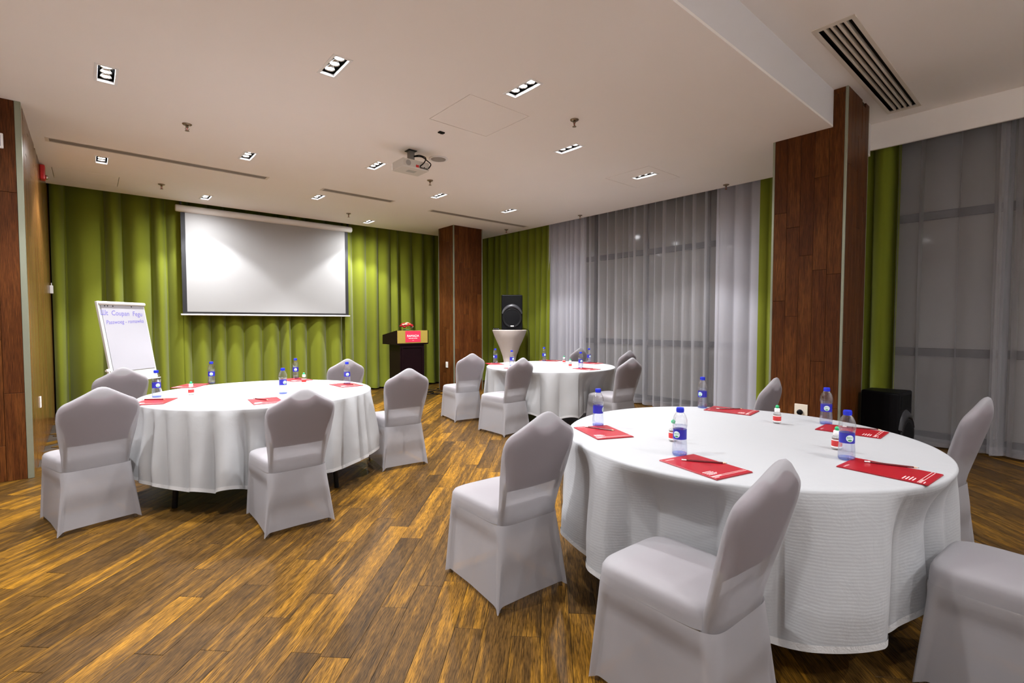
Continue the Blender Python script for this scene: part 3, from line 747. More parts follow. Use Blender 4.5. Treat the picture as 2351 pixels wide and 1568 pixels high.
CHAIRS = [
    ('A', -0.035, 4.436, 14, 'white covered banquet chair nearest the left wall, its back to us'),
    ('B', 1.007, 3.537, 1.1, 'white covered banquet chair in front of the left table, back to us'),
    ('C', 0.136, 6.106, 14, 'white covered banquet chair standing in front of the flipchart'),
    ('D', 2.22, 4.309, -6, 'white covered banquet chair right of the left table, hiding the lectern foot'),
    ('O', 2.241, 5.817, -2.5, 'white covered banquet chair behind the far right of the left table'),
    ('E', 3.95, 5.682, -9, 'white covered banquet chair left of the far table, in front of the far pillar'),
    ('F', 3.86, 4.64, 2.3, 'white covered banquet chair with wrinkled back in front of the far table'),
    ('G', 4.887, 3.79, -6, 'beige lit covered banquet chair at the right front of the far table'),
    ('H', 6.127, 4.744, -0.3, 'white covered banquet chair right of the far table, half hidden by a chair'),
    ('I', 6.151, 5.753, 2.1, 'white covered banquet chair behind the far table, in front of the sheers'),
    ('J', 1.62, 1.952, -2.9, 'large white covered banquet chair in the centre, left of the right table'),
    ('K', 1.596, 0.92, -2.4, 'white covered banquet chair in the foreground with its whole seat in view'),
    ('M', 3.837, 0.666, -9, 'white covered banquet chair on the far right side of the right table'),
    ('L', 2.48, 0.10, -5, 'white covered banquet chair cut off by the lower right corner'),
    ('N', 3.90, 1.83, 2.6, 'white covered banquet chair behind the right table, against the tall pillar'),
]
for i, (nm, x, y, a, l) in enumerate(CHAIRS):
    t = chair0 if i == 0 else copy_tree(chair0); t.location = (x, y, 0); t.rotation_euler = (0, 0, rad(a)); t['label'] = l

# ------------------------------------------------------------------ tables and cloths
TZ = 0.75
def make_table(la, lr, label, cx, cy, r):
    t = thing('round_table', label, 'table', (cx, cy, 0), group='round banquet tables')
    bm = B(); lathe(bm, [(r - .03, TZ - .035), (r - .012, TZ - .03), (r - .012, TZ - .008), (r - .02, TZ - .004)], 64); obj('tabletop', bm, 'tabletop', t)
    for k in range(4):
        a = rad(la) + k * PI / 2; bm = B(); x, y = math.cos(a), math.sin(a)
        tube(bm, [(x * lr, y * lr, 0), (x * (lr - .03), y * (lr - .03), .35), (x * (lr - .07), y * (lr - .07), TZ - .034)], .019, 10); obj('leg', bm, 'blackmetal', t, True)
    for s in (-1, 1):
        bm = B(); box(bm, -.45, .45, s * .42 - .015, s * .42 + .015, TZ - .07, TZ - .035); obj('apron_rail', bm, 'blackmetal', t)
    return t
def make_cloth(label, cx, cy, r, seed, nf, amp, m='cloth'):
    rg = random.Random(seed)
    # fold control points around the rim
    ctrl = []; a = 0.0
    while a < 2 * PI - 0.10:
        ctrl.append((a, rg.uniform(0.55, 1.0), rg.uniform(0, .5))); a += rg.uniform(0.55, 1.5) * 2 * PI / nf
    ctrl.append((2 * PI, ctrl[0][1], ctrl[0][2]))
    def fold(th):
        # rounded folds standing out, narrow creases falling back
        for p, q in zip(ctrl, ctrl[1:]):
            if th <= q[0]:
                k = (th - p[0]) / (q[0] - p[0]); return -((1 - k) * (1 - p[2]) + k * (1 - q[2])) + 1.9 * p[1] * math.sin(k * PI) ** 0.7
        return -1 + ctrl[0][2]
    N = 540; rows = 22; hem_z = 0.185
    near = [(x, y, rad(a)) for (_, x, y, a, _) in CHAIRS if math.hypot(x - cx, y - cy) < 1.6]
    def inside(x, y, z):
        for X, Y, A in near:
            dx, dy = x - X, y - Y; lx = dx * math.cos(A) + dy * math.sin(A); ly = -dx * math.sin(A) + dy * math.cos(A)
            if abs(lx) < .225 and -.27 < ly < .26 and z < .49: return True
            if abs(lx) < .225 and -.375 < ly < -.18 and .36 < z: return True
        return False
    fs = [fold(2 * PI * i / N) for i in range(N)]
    def free(i, q):
        th = 2 * PI * i / N; f = fs[i]; grow = min(1, q * 1.3) ** 0.7
        rad_ = r + 0.006 + grow * (amp * f * .5 + 0.014) + 0.006 * math.sin(q * 5 + th * 9 + seed) * q
        z = TZ - 0.012 - q * (TZ - 0.012 - hem_z - 0.030 * f - 0.012 * math.sin(th * 3 + seed))
        return rad_, z
    dent = []
    for i in range(N):
        th = 2 * PI * i / N; c, s_ = math.cos(th), math.sin(th); D = 0.0
        for j in range(rows + 1):
            rad_, z = free(i, j / rows); d = D
            while d < .4 and inside(cx + (rad_ - d) * c, cy + (rad_ - d) * s_, z): d += .005
            D = max(D, d)
        dent.append(D)
    big = [max(dent[(i + k) % N] for k in range(-8, 9)) for i in range(N)]
    dent = [sum(big[(i + k) % N] for k in range(-8, 9)) / 17 for i in range(N)]
    grid = []
    for j in range(rows + 1):
        row = []
        for i in range(N):
            rad_, z = free(i, j / rows); th = 2 * PI * i / N
            k = min(1, max(0, (TZ - .02 - z) / (TZ - .02 - .50))); rad_ -= dent[i] * k * (2 - k)
            row.append((rad_ * math.cos(th), rad_ * math.sin(th), z))
        grid.append(row)
    top = []
    for rr_, z in ((r + .004, TZ - .005), (r - .002, TZ - .001), (r - .02, TZ), (r * .8, TZ), (r * .55, TZ), (r * .3, TZ), (r * .1, TZ)):
        top.append([(rr_ * math.cos(2 * PI * i / N), rr_ * math.sin(2 * PI * i / N), z) for i in range(N)])
    allr = grid[::-1] + top
    V = [p for r_ in allr for p in r_]; F = []
    for j in range(len(allr) - 1):
        for i in range(N):
            a, b = j * N + i, j * N + (i + 1) % N; F.append((a, b, b + N, a + N))
    V.append((0, 0, TZ)); k = len(V) - 1; b0 = (len(allr) - 1) * N
    for i in range(N): F.append((b0 + i, b0 + (i + 1) % N, k))
    o = tag(pyobj('tablecloth', V, F, m, None, True), label, 'tablecloth', 'white round tablecloths'); o.location = (cx, cy, 0)
    # stitched hem band
    V2, F2 = [], []
    last, prev = grid[-1], grid[-2]
    for i in range(N):
        x, y, z = last[i]; x2, y2, z2 = prev[i]; d = math.hypot(x, y); e = .0035
        V2 += [(x * (1 + e / d), y * (1 + e / d), z - .002), (x2 * (1 + e / d), y2 * (1 + e / d), z2)]
    for i in range(N):
        a, b = 2 * i, 2 * ((i + 1) % N); F2.append((a, b, b + 1, a + 1))
    pyobj('hem', V2, F2, 'hem', o, True)
    return o
T1 = (1.136, 4.645, 0.895); T2 = (4.86, 4.82, 0.885); T3 = (2.613, 1.197, 0.885)
make_table(207.5, .79, 'round table under the white cloth on the left', *T1); make_cloth('white tablecloth with deep satin folds on the left table', *T1, 4, 27, 0.125, 'satin')
make_table(230, .52, 'round table under the white cloth at the far right by the sheers', *T2); make_cloth('white tablecloth on the far table in front of the sheers', *T2, 9, 20, 0.085, 'satin')
make_table(230, .52, 'round table under the white cloth in the right foreground', *T3); make_cloth('white tablecloth with rippled weave on the large right foreground table', *T3, 6, 18, 0.10)

# ------------------------------------------------------------------ water bottles
def make_bottle():
    t = thing('water_bottle', '', 'bottle', group='water bottles with blue caps')
    body = [(.004, .006), (.020, .003), (.0285, .003), (.0318, .008), (.0330, .02), (.0322, .045), (.0302, .068), (.0292, .078), (.0292, .120), (.0302, .128), (.0328, .138), (.0330, .146),
            (.0312, .164), (.0260, .180), (.0190, .192), (.0140, .198), (.0130, .203)]
    bm = B(); lathe(bm, body, 28, caps=False); obj('body', bm, 'bottle', t, True)
    wat = [(.001, .007)] + [(r - .0012, z) for r, z in body[2:11]] + [(.0005, .139)]
    bm = B(); lathe(bm, wat, 24, caps=False); obj('water', bm, 'water', t, True)
    bm = B(); lathe(bm, [(.0240, .0010), (.0300, .003), (.0322, .010), (.0322, .013)], 28, caps=False); obj('blue_base', bm, 'bluebase', t, True)
    bm = B(); lathe(bm, [(.0145, .196), (.0160, .198), (.0160, .214), (.0150, .218), (.001, .2185)], 24, caps=False)
    for k in range(16):
        a = 2 * PI * k / 16; box(bm, -.0008, .0008, -.0008, .0008, .200, .213, mtx=Matrix.Translation((.0161 * math.cos(a), .0161 * math.sin(a), 0)) @ Matrix.Rotation(a, 4, 'Z'))
    obj('cap', bm, 'bluecap', t)
    bm = B(); lathe(bm, [(.0299, .077), (.0296, .079), (.0296, .119), (.0299, .121)], 28, caps=False); lb = obj('label', bm, 'bluelabel', t, True)
    # pale round emblem, wrapped on the label, with its word and leaf
    def patch(r, a0, hw_, hh, z, n=20):
        bm = B(); c = bm.verts.new((r * math.cos(a0), r * math.sin(a0), z)); rings = []
        for q in (.25, .5, .75, 1.0):
            rings.append([bm.verts.new((r * math.cos(a0 + q * hw_ / r * math.cos(2 * PI * i / n)), r * math.sin(a0 + q * hw_ / r * math.cos(2 * PI * i / n)), z + q * hh * math.sin(2 * PI * i / n))) for i in range(n)])
        for i in range(n):
            j = (i + 1) % n; bm.faces.new((c, rings[0][i], rings[0][j]))
            for p_, q_ in zip(rings, rings[1:]): bm.faces.new((p_[i], q_[i], q_[j], p_[j]))
        return bm
    obj('emblem', patch(.0305, 0, .0150, .0150, .099), 'palelabel', lb)
    text_obj('brand_word', 'BEST', .0112, 'greenprint', lb, cyl=(.0309, .1015, 0))
    obj('leaf_mark', patch(.0308, 0, .0085, .0035, .0905, 10), 'greenprint', lb)
    bm = B(); 
    for zz in range(2):
        pass
    bm.free()
    V, F = [], []
    for j in (0, 1):
        for i in range(6): a = PI * .78 + i * .07; V.append((0.0302 * math.cos(a), .0302 * math.sin(a), .088 + j * .022))
    for i in range(5): F.append((i, i + 1, i + 7, i + 6))
    pyobj('white_panel', V, F, 'whiteprint', lb)
    return t
bot0 = make_bottle()
K = 0.6 / 0.59
CAMA = lambda x, y: math.atan2(-y, -x)
BOT = [
    (0.387, 4.763, 20, 'blue capped water bottle at the left rim of the left table'),
    (0.879, 5.475, -5, 'blue capped water bottle at the far left rim of the left table'),
    (1.203, 4.312, 30, 'blue capped water bottle just behind the near chair of the left table'),
    (1.637, 5.409, 0, 'blue capped water bottle at the far rim of the left table by a gel bottle'),
    (1.859, 4.586, 10, 'blue capped water bottle at the right rim of the left table'),
    (4.462, 5.552, -50, 'blue capped water bottle on the far table, leftmost, beside the covered stand'),
    (4.362, 5.067, 40, 'blue capped water bottle on the far table, behind the wrinkled chair back'),
    (5.285, 5.378, 30, 'blue capped water bottle on the far table where green curtain meets the sheers'),
    (4.785, 4.196, 20, 'blue capped water bottle on the far table, nearest on its right half'),
    (5.555, 4.712, 35, 'blue capped water bottle on the far table, the rightmost there'),
    (2.187, 1.785, 75, 'blue capped water bottle at the left rim of the right table, behind a red folder'),
    (3.210, 1.700, -30, 'blue capped water bottle at the far rim of the right table before the sheers'),
    (1.977, 1.150, -28, 'large blue capped water bottle at the near left of the right table'),
    (3.229, 0.950, 5, 'blue capped water bottle on the right table before the tall pillar corner'),
    (2.459, 0.643, 22, 'large blue capped water bottle at the near right of the right table')]
for i, (x, y, da, l) in enumerate(BOT):
    t = bot0 if i == 0 else copy_tree(bot0); x *= K; y *= K
    t.location = (x, y, TZ + (.0)); t.rotation_euler = (0, 0, CAMA(x, y) + rad(da)); t['label'] = l

# hand gel bottles
def make_gel():
    t = thing('hand_gel_bottle', '', 'bottle', group='small hand gel bottles')
    bm = B(); lathe(bm, [(.001, .001), (.018, .001), (.0215, .004), (.0215, .052), (.0195, .060), (.0125, .066), (.0115, .070)], 24, caps=False); obj('body', bm, 'gel', t, True)
    bm = B(); lathe(bm, [(.0218, .018), (.0219, .019), (.0219, .044), (.0218, .045)], 24, caps=False); obj('label', bm, 'redlabel', t, True)
    bm = B(); lathe(bm, [(.0218, .012), (.0218, .018)], 24, caps=False); lathe(bm, [(.0218, .045), (.0218, .050)], 24, caps=False); obj('white_band', bm, 'white', t, True)
    bm = B(); lathe(bm, [(.0135, .066), (.0150, .068), (.0150, .088), (.0130, .091), (.001, .0915)], 20, caps=False); obj('collar', bm, 'white', t, True)
    bm = B(); lathe(bm, [(.0080, .0915), (.0080, .095), (.0105, .098), (.0100, .104), (.0050, .110), (.001, .111)], 16, caps=False); obj('cap', bm, 'greencap', t, True)
    return t
gel0 = make_gel()
GEL = [(0.616 * K, 4.752 * K, 'green capped gel bottle with red label on the left part of the left table'),
       (1.556 * K, 4.891 * K, 'green capped gel bottle with red label on the far right of the left table'),
       (5.221 * K, 4.898 * K, 'green capped gel bottle on the far table, the farther of the two there'),
       (4.821 * K, 4.411 * K, 'green capped gel bottle on the far table, the nearer of the two there'),
       (3.040 * K, 1.146 * K, 'green capped gel bottle with red label alone in the far middle of the right table'),
       (2.621 * K, 0.725 * K, 'gel bottle half hidden behind the large near right water bottle'),
       (2.224, 1.331, 'gel bottle almost hidden behind the large near left water bottle')]
for i, (x, y, l) in enumerate(GEL):
    t = gel0 if i == 0 else copy_tree(gel0); t.location = (x, y, TZ); t['label'] = l; t.rotation_euler = (0, 0, i)

# folders and pencils
def make_folder():
    t = thing('red_folder', '', 'folder', group='red conference folders')
    bm = B(); box(bm, -.105, .105, -.15, .15, .0, .0022, .0006, 1); obj('back_leaf', bm, 'red', t)
    bm = B(); box(bm, -.1045, .1035, -.149, .149, .0024, .0050, .0006, 1); fr = obj('front_leaf', bm, 'red', t)
    mt = Matrix.Translation((-.066, .125, .0052)); text_obj('logo_word', 'RAMADA', .012, 'printw', fr, mtx=mt)
    rgf = random.Random(2)
    bm = B()
    for k in range(4):
        w = (.046, .050, .058, .044)[k]; x = -.088
        y = -.070 - k * .0105
        while x < -.088 + w:
            q = rgf.uniform(.006, .013); box(bm, x, min(x + q, -.088 + w), y, y + .0042, .0050, .0053); x += q + .0024
    box(bm, -.100, .098, -.117, -.1155, .0050, .0053); box(bm, -.100, .098, -.127, -.1255, .0050, .0053)
    for k in range(7): box(bm, -.098 + k * .008, -.093 + k * .008, -.1235, -.1195, .0050, .0053)
    box(bm, -.098, -.072, -.1365, -.1335, .0050, .0053)
    obj('printed_lines', bm, 'printw', fr)
    return t
fol0 = make_folder()
def make_pencil():
    t = thing('pencil', '', 'pencil', group='pencils on the folders')
    rx = Matrix.Rotation(PI / 2, 4, 'X')   # lathe z -> -y
    bm = B(); lathe(bm, [(.0038, -.070), (.0038, .075)], 6, mtx=rx); obj('barrel', bm, 'pencil', t)
    bm = B(); lathe(bm, [(.0038, .075), (.0012, .089)], 8, mtx=rx); tp = obj('sharpened_tip', bm, 'barewood', t, True)
    bm = B(); lathe(bm, [(.0012, .089), (.0003, .0925)], 8, mtx=rx); obj('lead', bm, 'black', tp)
    bm = B(); lathe(bm, [(.0036, -.090), (.0041, -.089), (.0041, -.070), (.0036, -.0695)], 12, mtx=rx); obj('ferrule', bm, 'silver', t, True)
    return t
pen0 = make_pencil()
FOLD = [  # x, y, rot, pencil dx dy rot, place
    (2.075, 1.662, -24, 2.107, 1.709, 14, 'at the left rim of the right table'),
    (1.894, 0.991, -13, 1.935, 1.014, 33, 'at the near left of the right table'),
    (3.240, 1.510, 8, 3.269, 1.537, 49, 'at the far rim of the right table'),
    (3.122, 0.796, 2, 3.211, 0.772, 19, 'on the right table before the black floor loudspeaker'),
    (2.391, 0.482, -4, 2.472, 0.491, 18, 'at the near right rim of the right table'),
    (0.699, 5.402, -32, 0.72, 5.42, -10, 'at the far left rim of the left table'),
    (0.352, 4.492, -24, 0.353, 4.575, 50, 'at the left rim of the left table'),
    (0.990, 3.990, -5, 0.97, 4.05, 20, 'on the left table just behind the middle chair'),
    (1.600, 5.270, 8, 1.63, 5.28, 20, 'at the far right rim of the left table'),
    (1.820, 4.516, 2, 1.845, 4.521, 17, 'at the right rim of the left table'),
    (4.374, 5.458, -24, 4.40, 5.46, 10, 'at the left rim of the far table'),
    (4.150, 4.720, 0, 4.17, 4.76, 15, 'on the far table just behind the wrinkled chair'),
    (5.404, 5.360, 10, 5.43, 5.36, 30, 'on the far rim of the far table'),
    (4.776, 4.091, 0, 4.80, 4.10, 30, 'at the near right of the far table'),
    (5.520, 4.640, 0, 5.56, 4.65, 20, 'at the right rim of the far table')]
for i, (x, y, a, px, py, pa, l) in enumerate(FOLD):
    t = fol0 if i == 0 else copy_tree(fol0); t.location = (x * K, y * K, TZ + .0005); t.rotation_euler = (0, 0, rad(a)); t['label'] = 'red folder ' + l
    p = pen0 if i == 0 else copy_tree(pen0); p.location = (px * K, py * K, TZ + .0055 + .0040); p.rotation_euler = (0, 0, rad(pa)); p['label'] = 'dark red pencil on the folder ' + l

# ------------------------------------------------------------------ flipchart
t = thing('flipchart', 'white flipchart easel with two handwritten lines, left of the screen', 'flipchart', (0.405, 7.845, 0), rad(45)); t.scale = (0.93, 0.93, 1.0)
# local: x along the board, y back; board leans back
lean = rad(11); BZ = 0.62
tilt = Matrix.Translation((0, -0.04, BZ)) @ Matrix.Rotation(-lean, 4, 'X')
bm = B(); box(bm, -.345, .345, .0, .016, .0, 1.00, .004, 1, mtx=tilt); obj('board', bm, 'frame', t)
for s in (-1, 1):
    bm = B(); box(bm, s * .352 - .014, s * .352 + .014, -.006, .028, -.03, 1.01, .004, 1, mtx=tilt); obj('side_rail', bm, 'frame', t)
bm = B(); box(bm, -.325, .345, -.010, -.002, .135, .975, mtx=tilt)
pad = obj('paper_pad', bm, 'paper', t)
bm = B(); lathe(bm, [(.024, -.36), (.024, .36)], 16, mtx=tilt @ Matrix.Translation((.005, -.008, .985)) @ Matrix.Rotation(PI / 2, 4, 'Y')); obj('clamp_bar', bm, 'white', t, True)
for x in (-.27, -.23, -.15, .14):
    bm = B(); box(bm, x - .006, x + .006, -.014, -.0095, .945, .957, mtx=tilt); obj('paper_peg', bm, 'black', pad)
ft = tilt @ Matrix.Translation((0, -.0108, 0)) @ Matrix.Rotation(PI / 2, 4, 'X')
text_obj('handwriting', 'Шt  Coupan  Fegu', .088, 'ink', pad, mtx=ft @ Matrix.Translation((-.03, .86, 0)) @ Matrix.Rotation(rad(-1), 4, 'Z'), shear=.15)
text_obj('handwriting', 'Passwoeg - romawka', .070, 'ink', pad, mtx=ft @ Matrix.Translation((0.0, .755, 0)) @ Matrix.Rotation(rad(2), 4, 'Z'), shear=.2)
bm = B(); box(bm, -.36, .36, -.055, .02, -.015, .0, .003, 1, mtx=tilt); obj('pen_tray', bm, 'frame', t)
for s in (-1, 1):
    bm = B(); tube(bm, [(s * .34, -.035, .64), (s * .40, -.20, 0)], .013, 10); obj('leg', bm, 'frame', t, True)
bm = B(); tube(bm, [(0, .20, 1.45), (0, .50, 0)], .013, 10); obj('leg', bm, 'frame', t, True)
bm = B(); box(bm, -.42, -.365, -.01, .02, .15, .17, mtx=tilt); box(bm, -.42, -.365, -.01, .02, .06, .08, mtx=tilt); box(bm, -.40, -.385, -.01, .02, .0, .18, mtx=tilt); obj('hanger_arm', bm, 'white', t)

# ------------------------------------------------------------------ lectern with sign and flowers
t = thing('lectern', 'dark mahogany lectern with brass front plate and red hotel sign', 'lectern', (4.345, 7.75, 0))
bm = B(); box(bm, -.27, .27, -.02, .46, 0, .075, .006, 1); obj('base', bm, 'mahogany', t)
bm = B(); box(bm, -.24, .24, .02, .42, .0751, .965); obj('pedestal', bm, 'mahogany', t)
bm = B()
for a in ((-.215, -.185, .13, .93), (.185, .215, .13, .93), (-.185, .185, .13, .16), (-.185, .185, .90, .93)): box(bm, a[0], a[1], .008, .0195, a[2], a[3], .003, 1)
obj('panel_moulding', bm, 'mahogany', t)
bm = B()
prof = [(-.001, .965), (.53, .965), (.53, 1.13), (-.001, 1.215)]
va = [bm.verts.new((-.32, y, z)) for y, z in prof]; vb = [bm.verts.new((.32, y, z)) for y, z in prof]
bm.faces.new(va); bm.faces.new(vb[::-1])
for i in range(4): bm.faces.new((va[i], va[(i + 1) % 4], vb[(i + 1) % 4], vb[i]))
obj('reading_desk', bm, 'mahogany', t)
bm = B(); box(bm, -.302, .302, -.008, -.0012, .988, 1.212, .002, 1); pl = obj('brass_plate', bm, 'plate', t)
bm = B(); box(bm, -.150, .155, -.0115, -.0082, 1.005, 1.206, .001, 1); sg = obj('sign', bm, 'ramada', t)
rx = Matrix.Rotation(PI / 2, 4, 'X')
text_obj('sign_word', 'RAMADA', .058, 'whiteprint', sg, mtx=Matrix.Translation((0.002, -.0118, 1.115)) @ rx)
bm = B()
for a, b in ((-.085, -.045), (-.038, .012), (.019, .085)): box(bm, a, b, -.0119, -.0114, 1.069, 1.078)
obj('sign_line', bm, 'printw', sg)
bm = B(); box(bm, -.015, .02, -.0118, -.0114, 1.036, 1.040); obj('sign_mark', bm, 'printw', sg)
t = thing('flower_bouquet', 'low bouquet of red, coral and cream roses on top of the lectern', 'flowers', (4.27, 7.84, 1.218))
bm = B(); lathe(bm, [(.03, -.012), (.06, .004), (.05, .02)], 16); obj('holder', bm, 'leaf', t, True)
rf = random.Random(4)
def rose(loc, r, m):
    bm = B()
    for k, (n, rr, h, tl) in enumerate(((5, 1.0, .75, .5), (4, .72, .95, .25), (3, .42, 1.05, .05))):
        for i in range(n):
            a = 2 * PI * i / n + k * .6; V = []
            for v_ in range(4):
                for u_ in range(5):
                    uu = (u_ / 4 - .5) * 2 * PI / n * 1.25; vv = v_ / 3
                    R = r * rr * (.35 + .65 * math.sin(vv * PI * .6) + tl * vv * .3); V.append(bm.verts.new((loc[0] + R * math.cos(a + uu), loc[1] + R * math.sin(a + uu), loc[2] + r * h * vv - r * .12 * abs(uu))))
            for v_ in range(3):
                for u_ in range(4): q = v_ * 5 + u_; bm.faces.new((V[q], V[q + 1], V[q + 6], V[q + 5]))
    lathe(bm, [(.001, 0), (r * .4, r * .2), (r * .35, r * .8), (.001, r * .9)], 8, loc, caps=False)
    return obj('rose', bm, m, t, True)
pal = ['petal_red', 'petal_coral', 'petal_red', 'petal_cream', 'petal_red', 'petal_coral', 'petal_red', 'petal_cream', 'petal_red']
for i in range(22):
    a = i * 2.4; q = math.sqrt((i + .5) / 22); x = .115 * q * math.cos(a); y = .080 * q * math.sin(a); z = .105 * math.sqrt(max(0, 1 - q * q * .9)) + .004
    rose((x, y, z + rf.uniform(-.008, .008)), .030 + rf.uniform(-.004, .004), pal[i % 9])
for i in range(8):
    a = i * .8; bm = B(); V = [bm.verts.new((.09 * k * math.cos(a) * 1.5 + s * .012 * math.sin(k * PI) * math.sin(a), .05 * k * math.sin(a) * 1.5 + s * .012 * math.sin(k * PI), .02 + .03 * math.sin(k * 2.2))) for k in (.3, .6, .8, 1.0) for s in (-1, 1)]
    for k in range(3): bm.faces.new((V[2 * k], V[2 * k + 1], V[2 * k + 3], V[2 * k + 2]))
    obj('leaf', bm, 'leaf', t, True)

# ------------------------------------------------------------------ loudspeakers
def make_speaker(label, loc, rz):
    t = thing('loudspeaker', label, 'loudspeaker', loc, rz, group='black loudspeakers')
    # front faces -y, w .42 h .66 d .36, tapering backwards
    bm = B(); prism(bm, [(-.20, -.16), (.20, -.16), (.205, -.10), (.13, .18), (-.13, .18), (-.205, -.10)], .0, .67)
    bmesh.ops.bevel(bm, geom=bm.edges[:], offset=.018, segments=3, affect='EDGES', profile=.5); obj('cabinet', bm, 'black', t, False)
    R = Matrix.Rotation(PI / 2, 4, 'X')
    bm = B(); lathe(bm, [(.172, 0), (.182, .004), (.186, .020), (.178, .030), (.170, .026)], 48, mtx=Matrix.Translation((0, -.158, .225)) @ R); obj('woofer_ring', bm, 'spkgrey', t, True)
    bm = B(); lathe(bm, [(.176, .022), (.12, .030), (.05, .033), (.001, .034)], 48, caps=False, mtx=Matrix.Translation((0, -.158, .225)) @ R); obj('grille', bm, 'grille', t, True)
    # arched brow above the woofer
    bm = B(); V = []
    for i in range(21):
        a = PI * (.12 + .76 * i / 20)
        for r_, y in ((.192, -.160), (.198, -.192), (.225 + .02 * math.sin(a), -.182), (.24 + .03 * math.sin(a), -.159)): V.append(bm.verts.new((r_ * math.cos(a) * (.97 if r_ < .2 else .86), y, .225 + r_ * math.sin(a))))
    for i in range(20):
        for k in range(3): q = i * 4 + k; bm.faces.new((V[q], V[q + 1], V[q + 5], V[q + 4]))
    obj('brow', bm, mat('satin_charcoal', (0.03, 0.03, 0.034), 0.35), t, True)
    # horn mouth
    bm = B(); o4 = [(-.15, .50), (.15, .50), (.15, .635), (-.15, .635)]; i4 = [(-.05, .545), (.05, .545), (.05, .60), (-.05, .60)]
    a = [bm.verts.new((x, -.162, z)) for x, z in o4]; b = [bm.verts.new((x, -.1605, z)) for x, z in i4]
    for k in range(4): bm.faces.new((a[k], a[(k + 1) % 4], b[(k + 1) % 4], b[k]))
    bm.faces.new(b); obj('horn', bm, 'blackmatte', t)
    bm = B(); box(bm, -.03, .03, -.196, -.190, .062, .082, .001, 1); obj('badge', bm, 'whiteprint', t)
    return t
CT = (6.20, 7.27)
make_speaker('black loudspeaker standing on the covered cocktail table by the green curtain', (CT[0] + .03, CT[1] - .03, 1.215), rad(-38))
make_speaker('black loudspeaker on the floor right of the tall pillar, seen from its side', (6.08, 1.26, 0), rad(-4))

# cocktail table with stretch cover
t = thing('cocktail_table', 'hourglass cocktail table in a taupe stretch cover, under the loudspeaker', 'table', (*CT, 0))
prof = [(.33, .003), (.30, .05), (.20, .30), (.135, .50), (.115, .60), (.135, .70), (.20, .88), (.28, 1.06), (.345, 1.195), (.345, 1.205), (.335, 1.212)]
bm = B(); seg = 48; rings = []
for r_, z in prof:
    row = []
    for i in range(seg):
        a = 2 * PI * i / seg; k = 1 + .05 * abs(math.sin(2 * a)) * (1 if .1 < z < 1.15 else .2) - .04
        row.append(bm.verts.new((r_ * k * math.cos(a), r_ * k * math.sin(a), z)))
    rings.append(row)
for a, b in zip(rings, rings[1:]):
    for i in range(seg): bm.faces.new((a[i], a[(i + 1) % seg], b[(i + 1) % seg], b[i]))
bm.faces.new(rings[-1]); obj('stretch_cover', bm, 'taupe', t, True)
bm = B(); lathe(bm, [(.325, 1.19), (.325, 1.208)], 40); obj('tabletop', bm, 'tabletop', t)
bm = B(); lathe(bm, [(.035, .0), (.035, 1.19)], 16); obj('column', bm, 'blackmetal', t)
# small mixer beside the speaker
t = thing('audio_receiver', 'small black receiver box on the cocktail table, left of the loudspeaker foot', 'receiver', (CT[0] - .235, CT[1] + .125, 1.213), rad(-38))
bm = B(); box(bm, -.06, .06, -.04, .04, 0, .035, .004, 1); obj('case', bm, 'black', t)
for k in range(4):
    bm = B(); lathe(bm, [(.006, 0), (.006, .008)], 10, mtx=Matrix.Translation((-.045 + k * .03, -.04, .018)) @ Matrix.Rotation(PI / 2, 4, 'X')); obj('knob', bm, 'silver', t)
bm = B(); tube(bm, spline([(CT[0] + .26, CT[1] + .10, 1.222), (CT[0] + .28, CT[1] - .02, 1.235), (CT[0] + .31, CT[1] - .15, 1.224), (CT[0] + .335, CT[1] - .205, 1.14), (CT[0] + .36, CT[1] - .18, .70), (CT[0] + .38, CT[1] - .12, .012), (CT[0] + .30, CT[1] + .0, .010)], 8), .005, 6)
tag(obj('speaker_cable', bm, 'black', None, True), 'thin black cable hanging from the covered table with the loudspeaker', 'cable')

# cables on the floor by the far pillar
rc = random.Random(9)
CL = ['tangled black cable on the floor, closest to the lectern', 'tangled black cable on the floor against the foot of the curtain', 'black cable running along the floor past the far pillar corner']
for i in range(3):
    pts = []
    for k in range(9):
        f = k / 8
        if i == 2: pts.append((4.75 + .55 * f + .03 * math.sin(5 * f), 7.98 - .42 * f + .05 * math.sin(9 * f), .008))
        else: pts.append((4.75 + i * .12 + .42 * f + .06 * math.sin(7 * f + i), 8.15 + i * .35 + .14 * math.sin(11 * f + 2 * i) , .008 + (.02 if k % 3 == 1 else 0)))
    bm = B(); tube(bm, spline(pts, 6), .008, 6); tag(obj('floor_cable', bm, 'black', None, True), CL[i], 'cable', 'cables by the far pillar')
bm = B(); box(bm, -.06, .06, -.05, .05, 0, .012, .002, 1); o = tag(obj('lime_cable_cover', bm, 'lime'), 'lime green cable tape on the floor at the foot of the far pillar', 'tape'); o.location = (5.16, 7.70, 0)

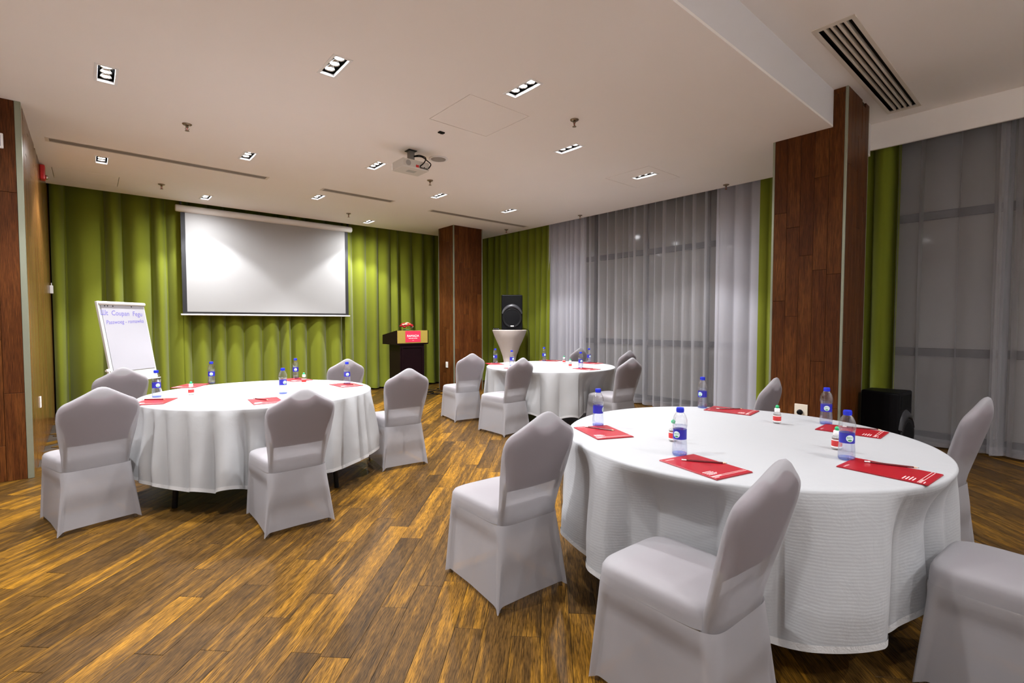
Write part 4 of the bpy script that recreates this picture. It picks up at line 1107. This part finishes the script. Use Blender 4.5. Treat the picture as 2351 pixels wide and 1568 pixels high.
# ------------------------------------------------------------------ small wall fittings
def socket(label, loc, rz, m='white', w=.075, h=.115, plug=False, cat='socket'):
    t = thing('wall_socket', label, cat, loc, rz)
    bm = B(); box(bm, -w / 2, w / 2, -.009, 0, -h / 2, h / 2, .002, 1); pl_ = obj('face_plate', bm, m, t)
    if plug:
        bm = B(); lathe(bm, [(.026, 0), (.028, .012), (.024, .03), (.012, .034)], 20, mtx=Matrix.Translation((-.005, -.009, -.02)) @ Matrix.Rotation(PI / 2, 4, 'X')); obj('plug', bm, 'black', t, True)
        bm = B(); tube(bm, spline([(-.005, -.035, -.03), (-.008, -.04, -.10), (-.01, -.03, -.25), (0, -.02, -.44)], 6), .004, 6); obj('cord', bm, 'white', t, True)
    else:
        bm = B(); box(bm, -.012, .012, -.0105, -.0088, -.018, .018, .001, 1); obj('insert', bm, 'ivory', t)
    return t
socket('white wall socket low on the far wood pillar', (5.3095, 8.12, 0.525), rad(-90))
socket('ivory wall socket with black plug on the tall near pillar', (5.4295, 1.82, 0.468), rad(-90), 'ivory', .12, .12, True)
socket('white switch low on the brown left wall', (-0.4005, 6.82, 0.552), rad(90), 'white', .07, .11)
t = thing('wall_sensor', 'small white device on the left wall just before the green curtain', 'sensor', (-0.4005, 9.12, 1.80), rad(90))
bm = B(); box(bm, -.035, .035, -.035, 0, -.055, .055, .006, 2); obj('case', bm, 'white', t)
bm = B(); tube(bm, spline([(-.02, -.018, .055), (-.01, -.018, .085), (.02, -.018, .08), (.025, -.018, .055)], 5), .004, 6); obj('wire_loop', bm, 'white', t, True)
t = thing('fire_alarm', 'red fire alarm sounder high on the left wall near the ceiling', 'alarm', (-0.4005, 8.03, 3.115), rad(90))
bm = B(); box(bm, -.06, .06, -.045, 0, -.085, .085, .010, 2); al = obj('red_case', bm, 'redplastic', t)
bm = B(); lathe(bm, [(.026, 0), (.024, .02), (.008, .03)], 16, mtx=Matrix.Translation((.01, -.045, -.045)) @ Matrix.Rotation(PI / 2, 4, 'X')); obj('strobe', bm, 'chrome', t, True)
text_obj('alarm_word', 'FIRE', .026, 'whiteprint', al, mtx=Matrix.Translation((-.02, -.0455, .02)) @ Matrix.Rotation(PI / 2, 4, 'X') @ Matrix.Rotation(PI / 2, 4, 'Z'))
t = thing('wall_panel', 'white control panel at the left edge of the picture, high on the dark wood', 'panel', (-0.575, 5.9205, 2.865), 0)
bm = B(); box(bm, -.065, .065, -.016, 0, -.062, .062, .004, 1); obj('frame', bm, 'white', t)
bm = B(); box(bm, -.05, .05, -.0175, -.0155, -.045, .045); obj('display', bm, mat('grey_display', (0.25, 0.26, 0.30), 0.3), t)
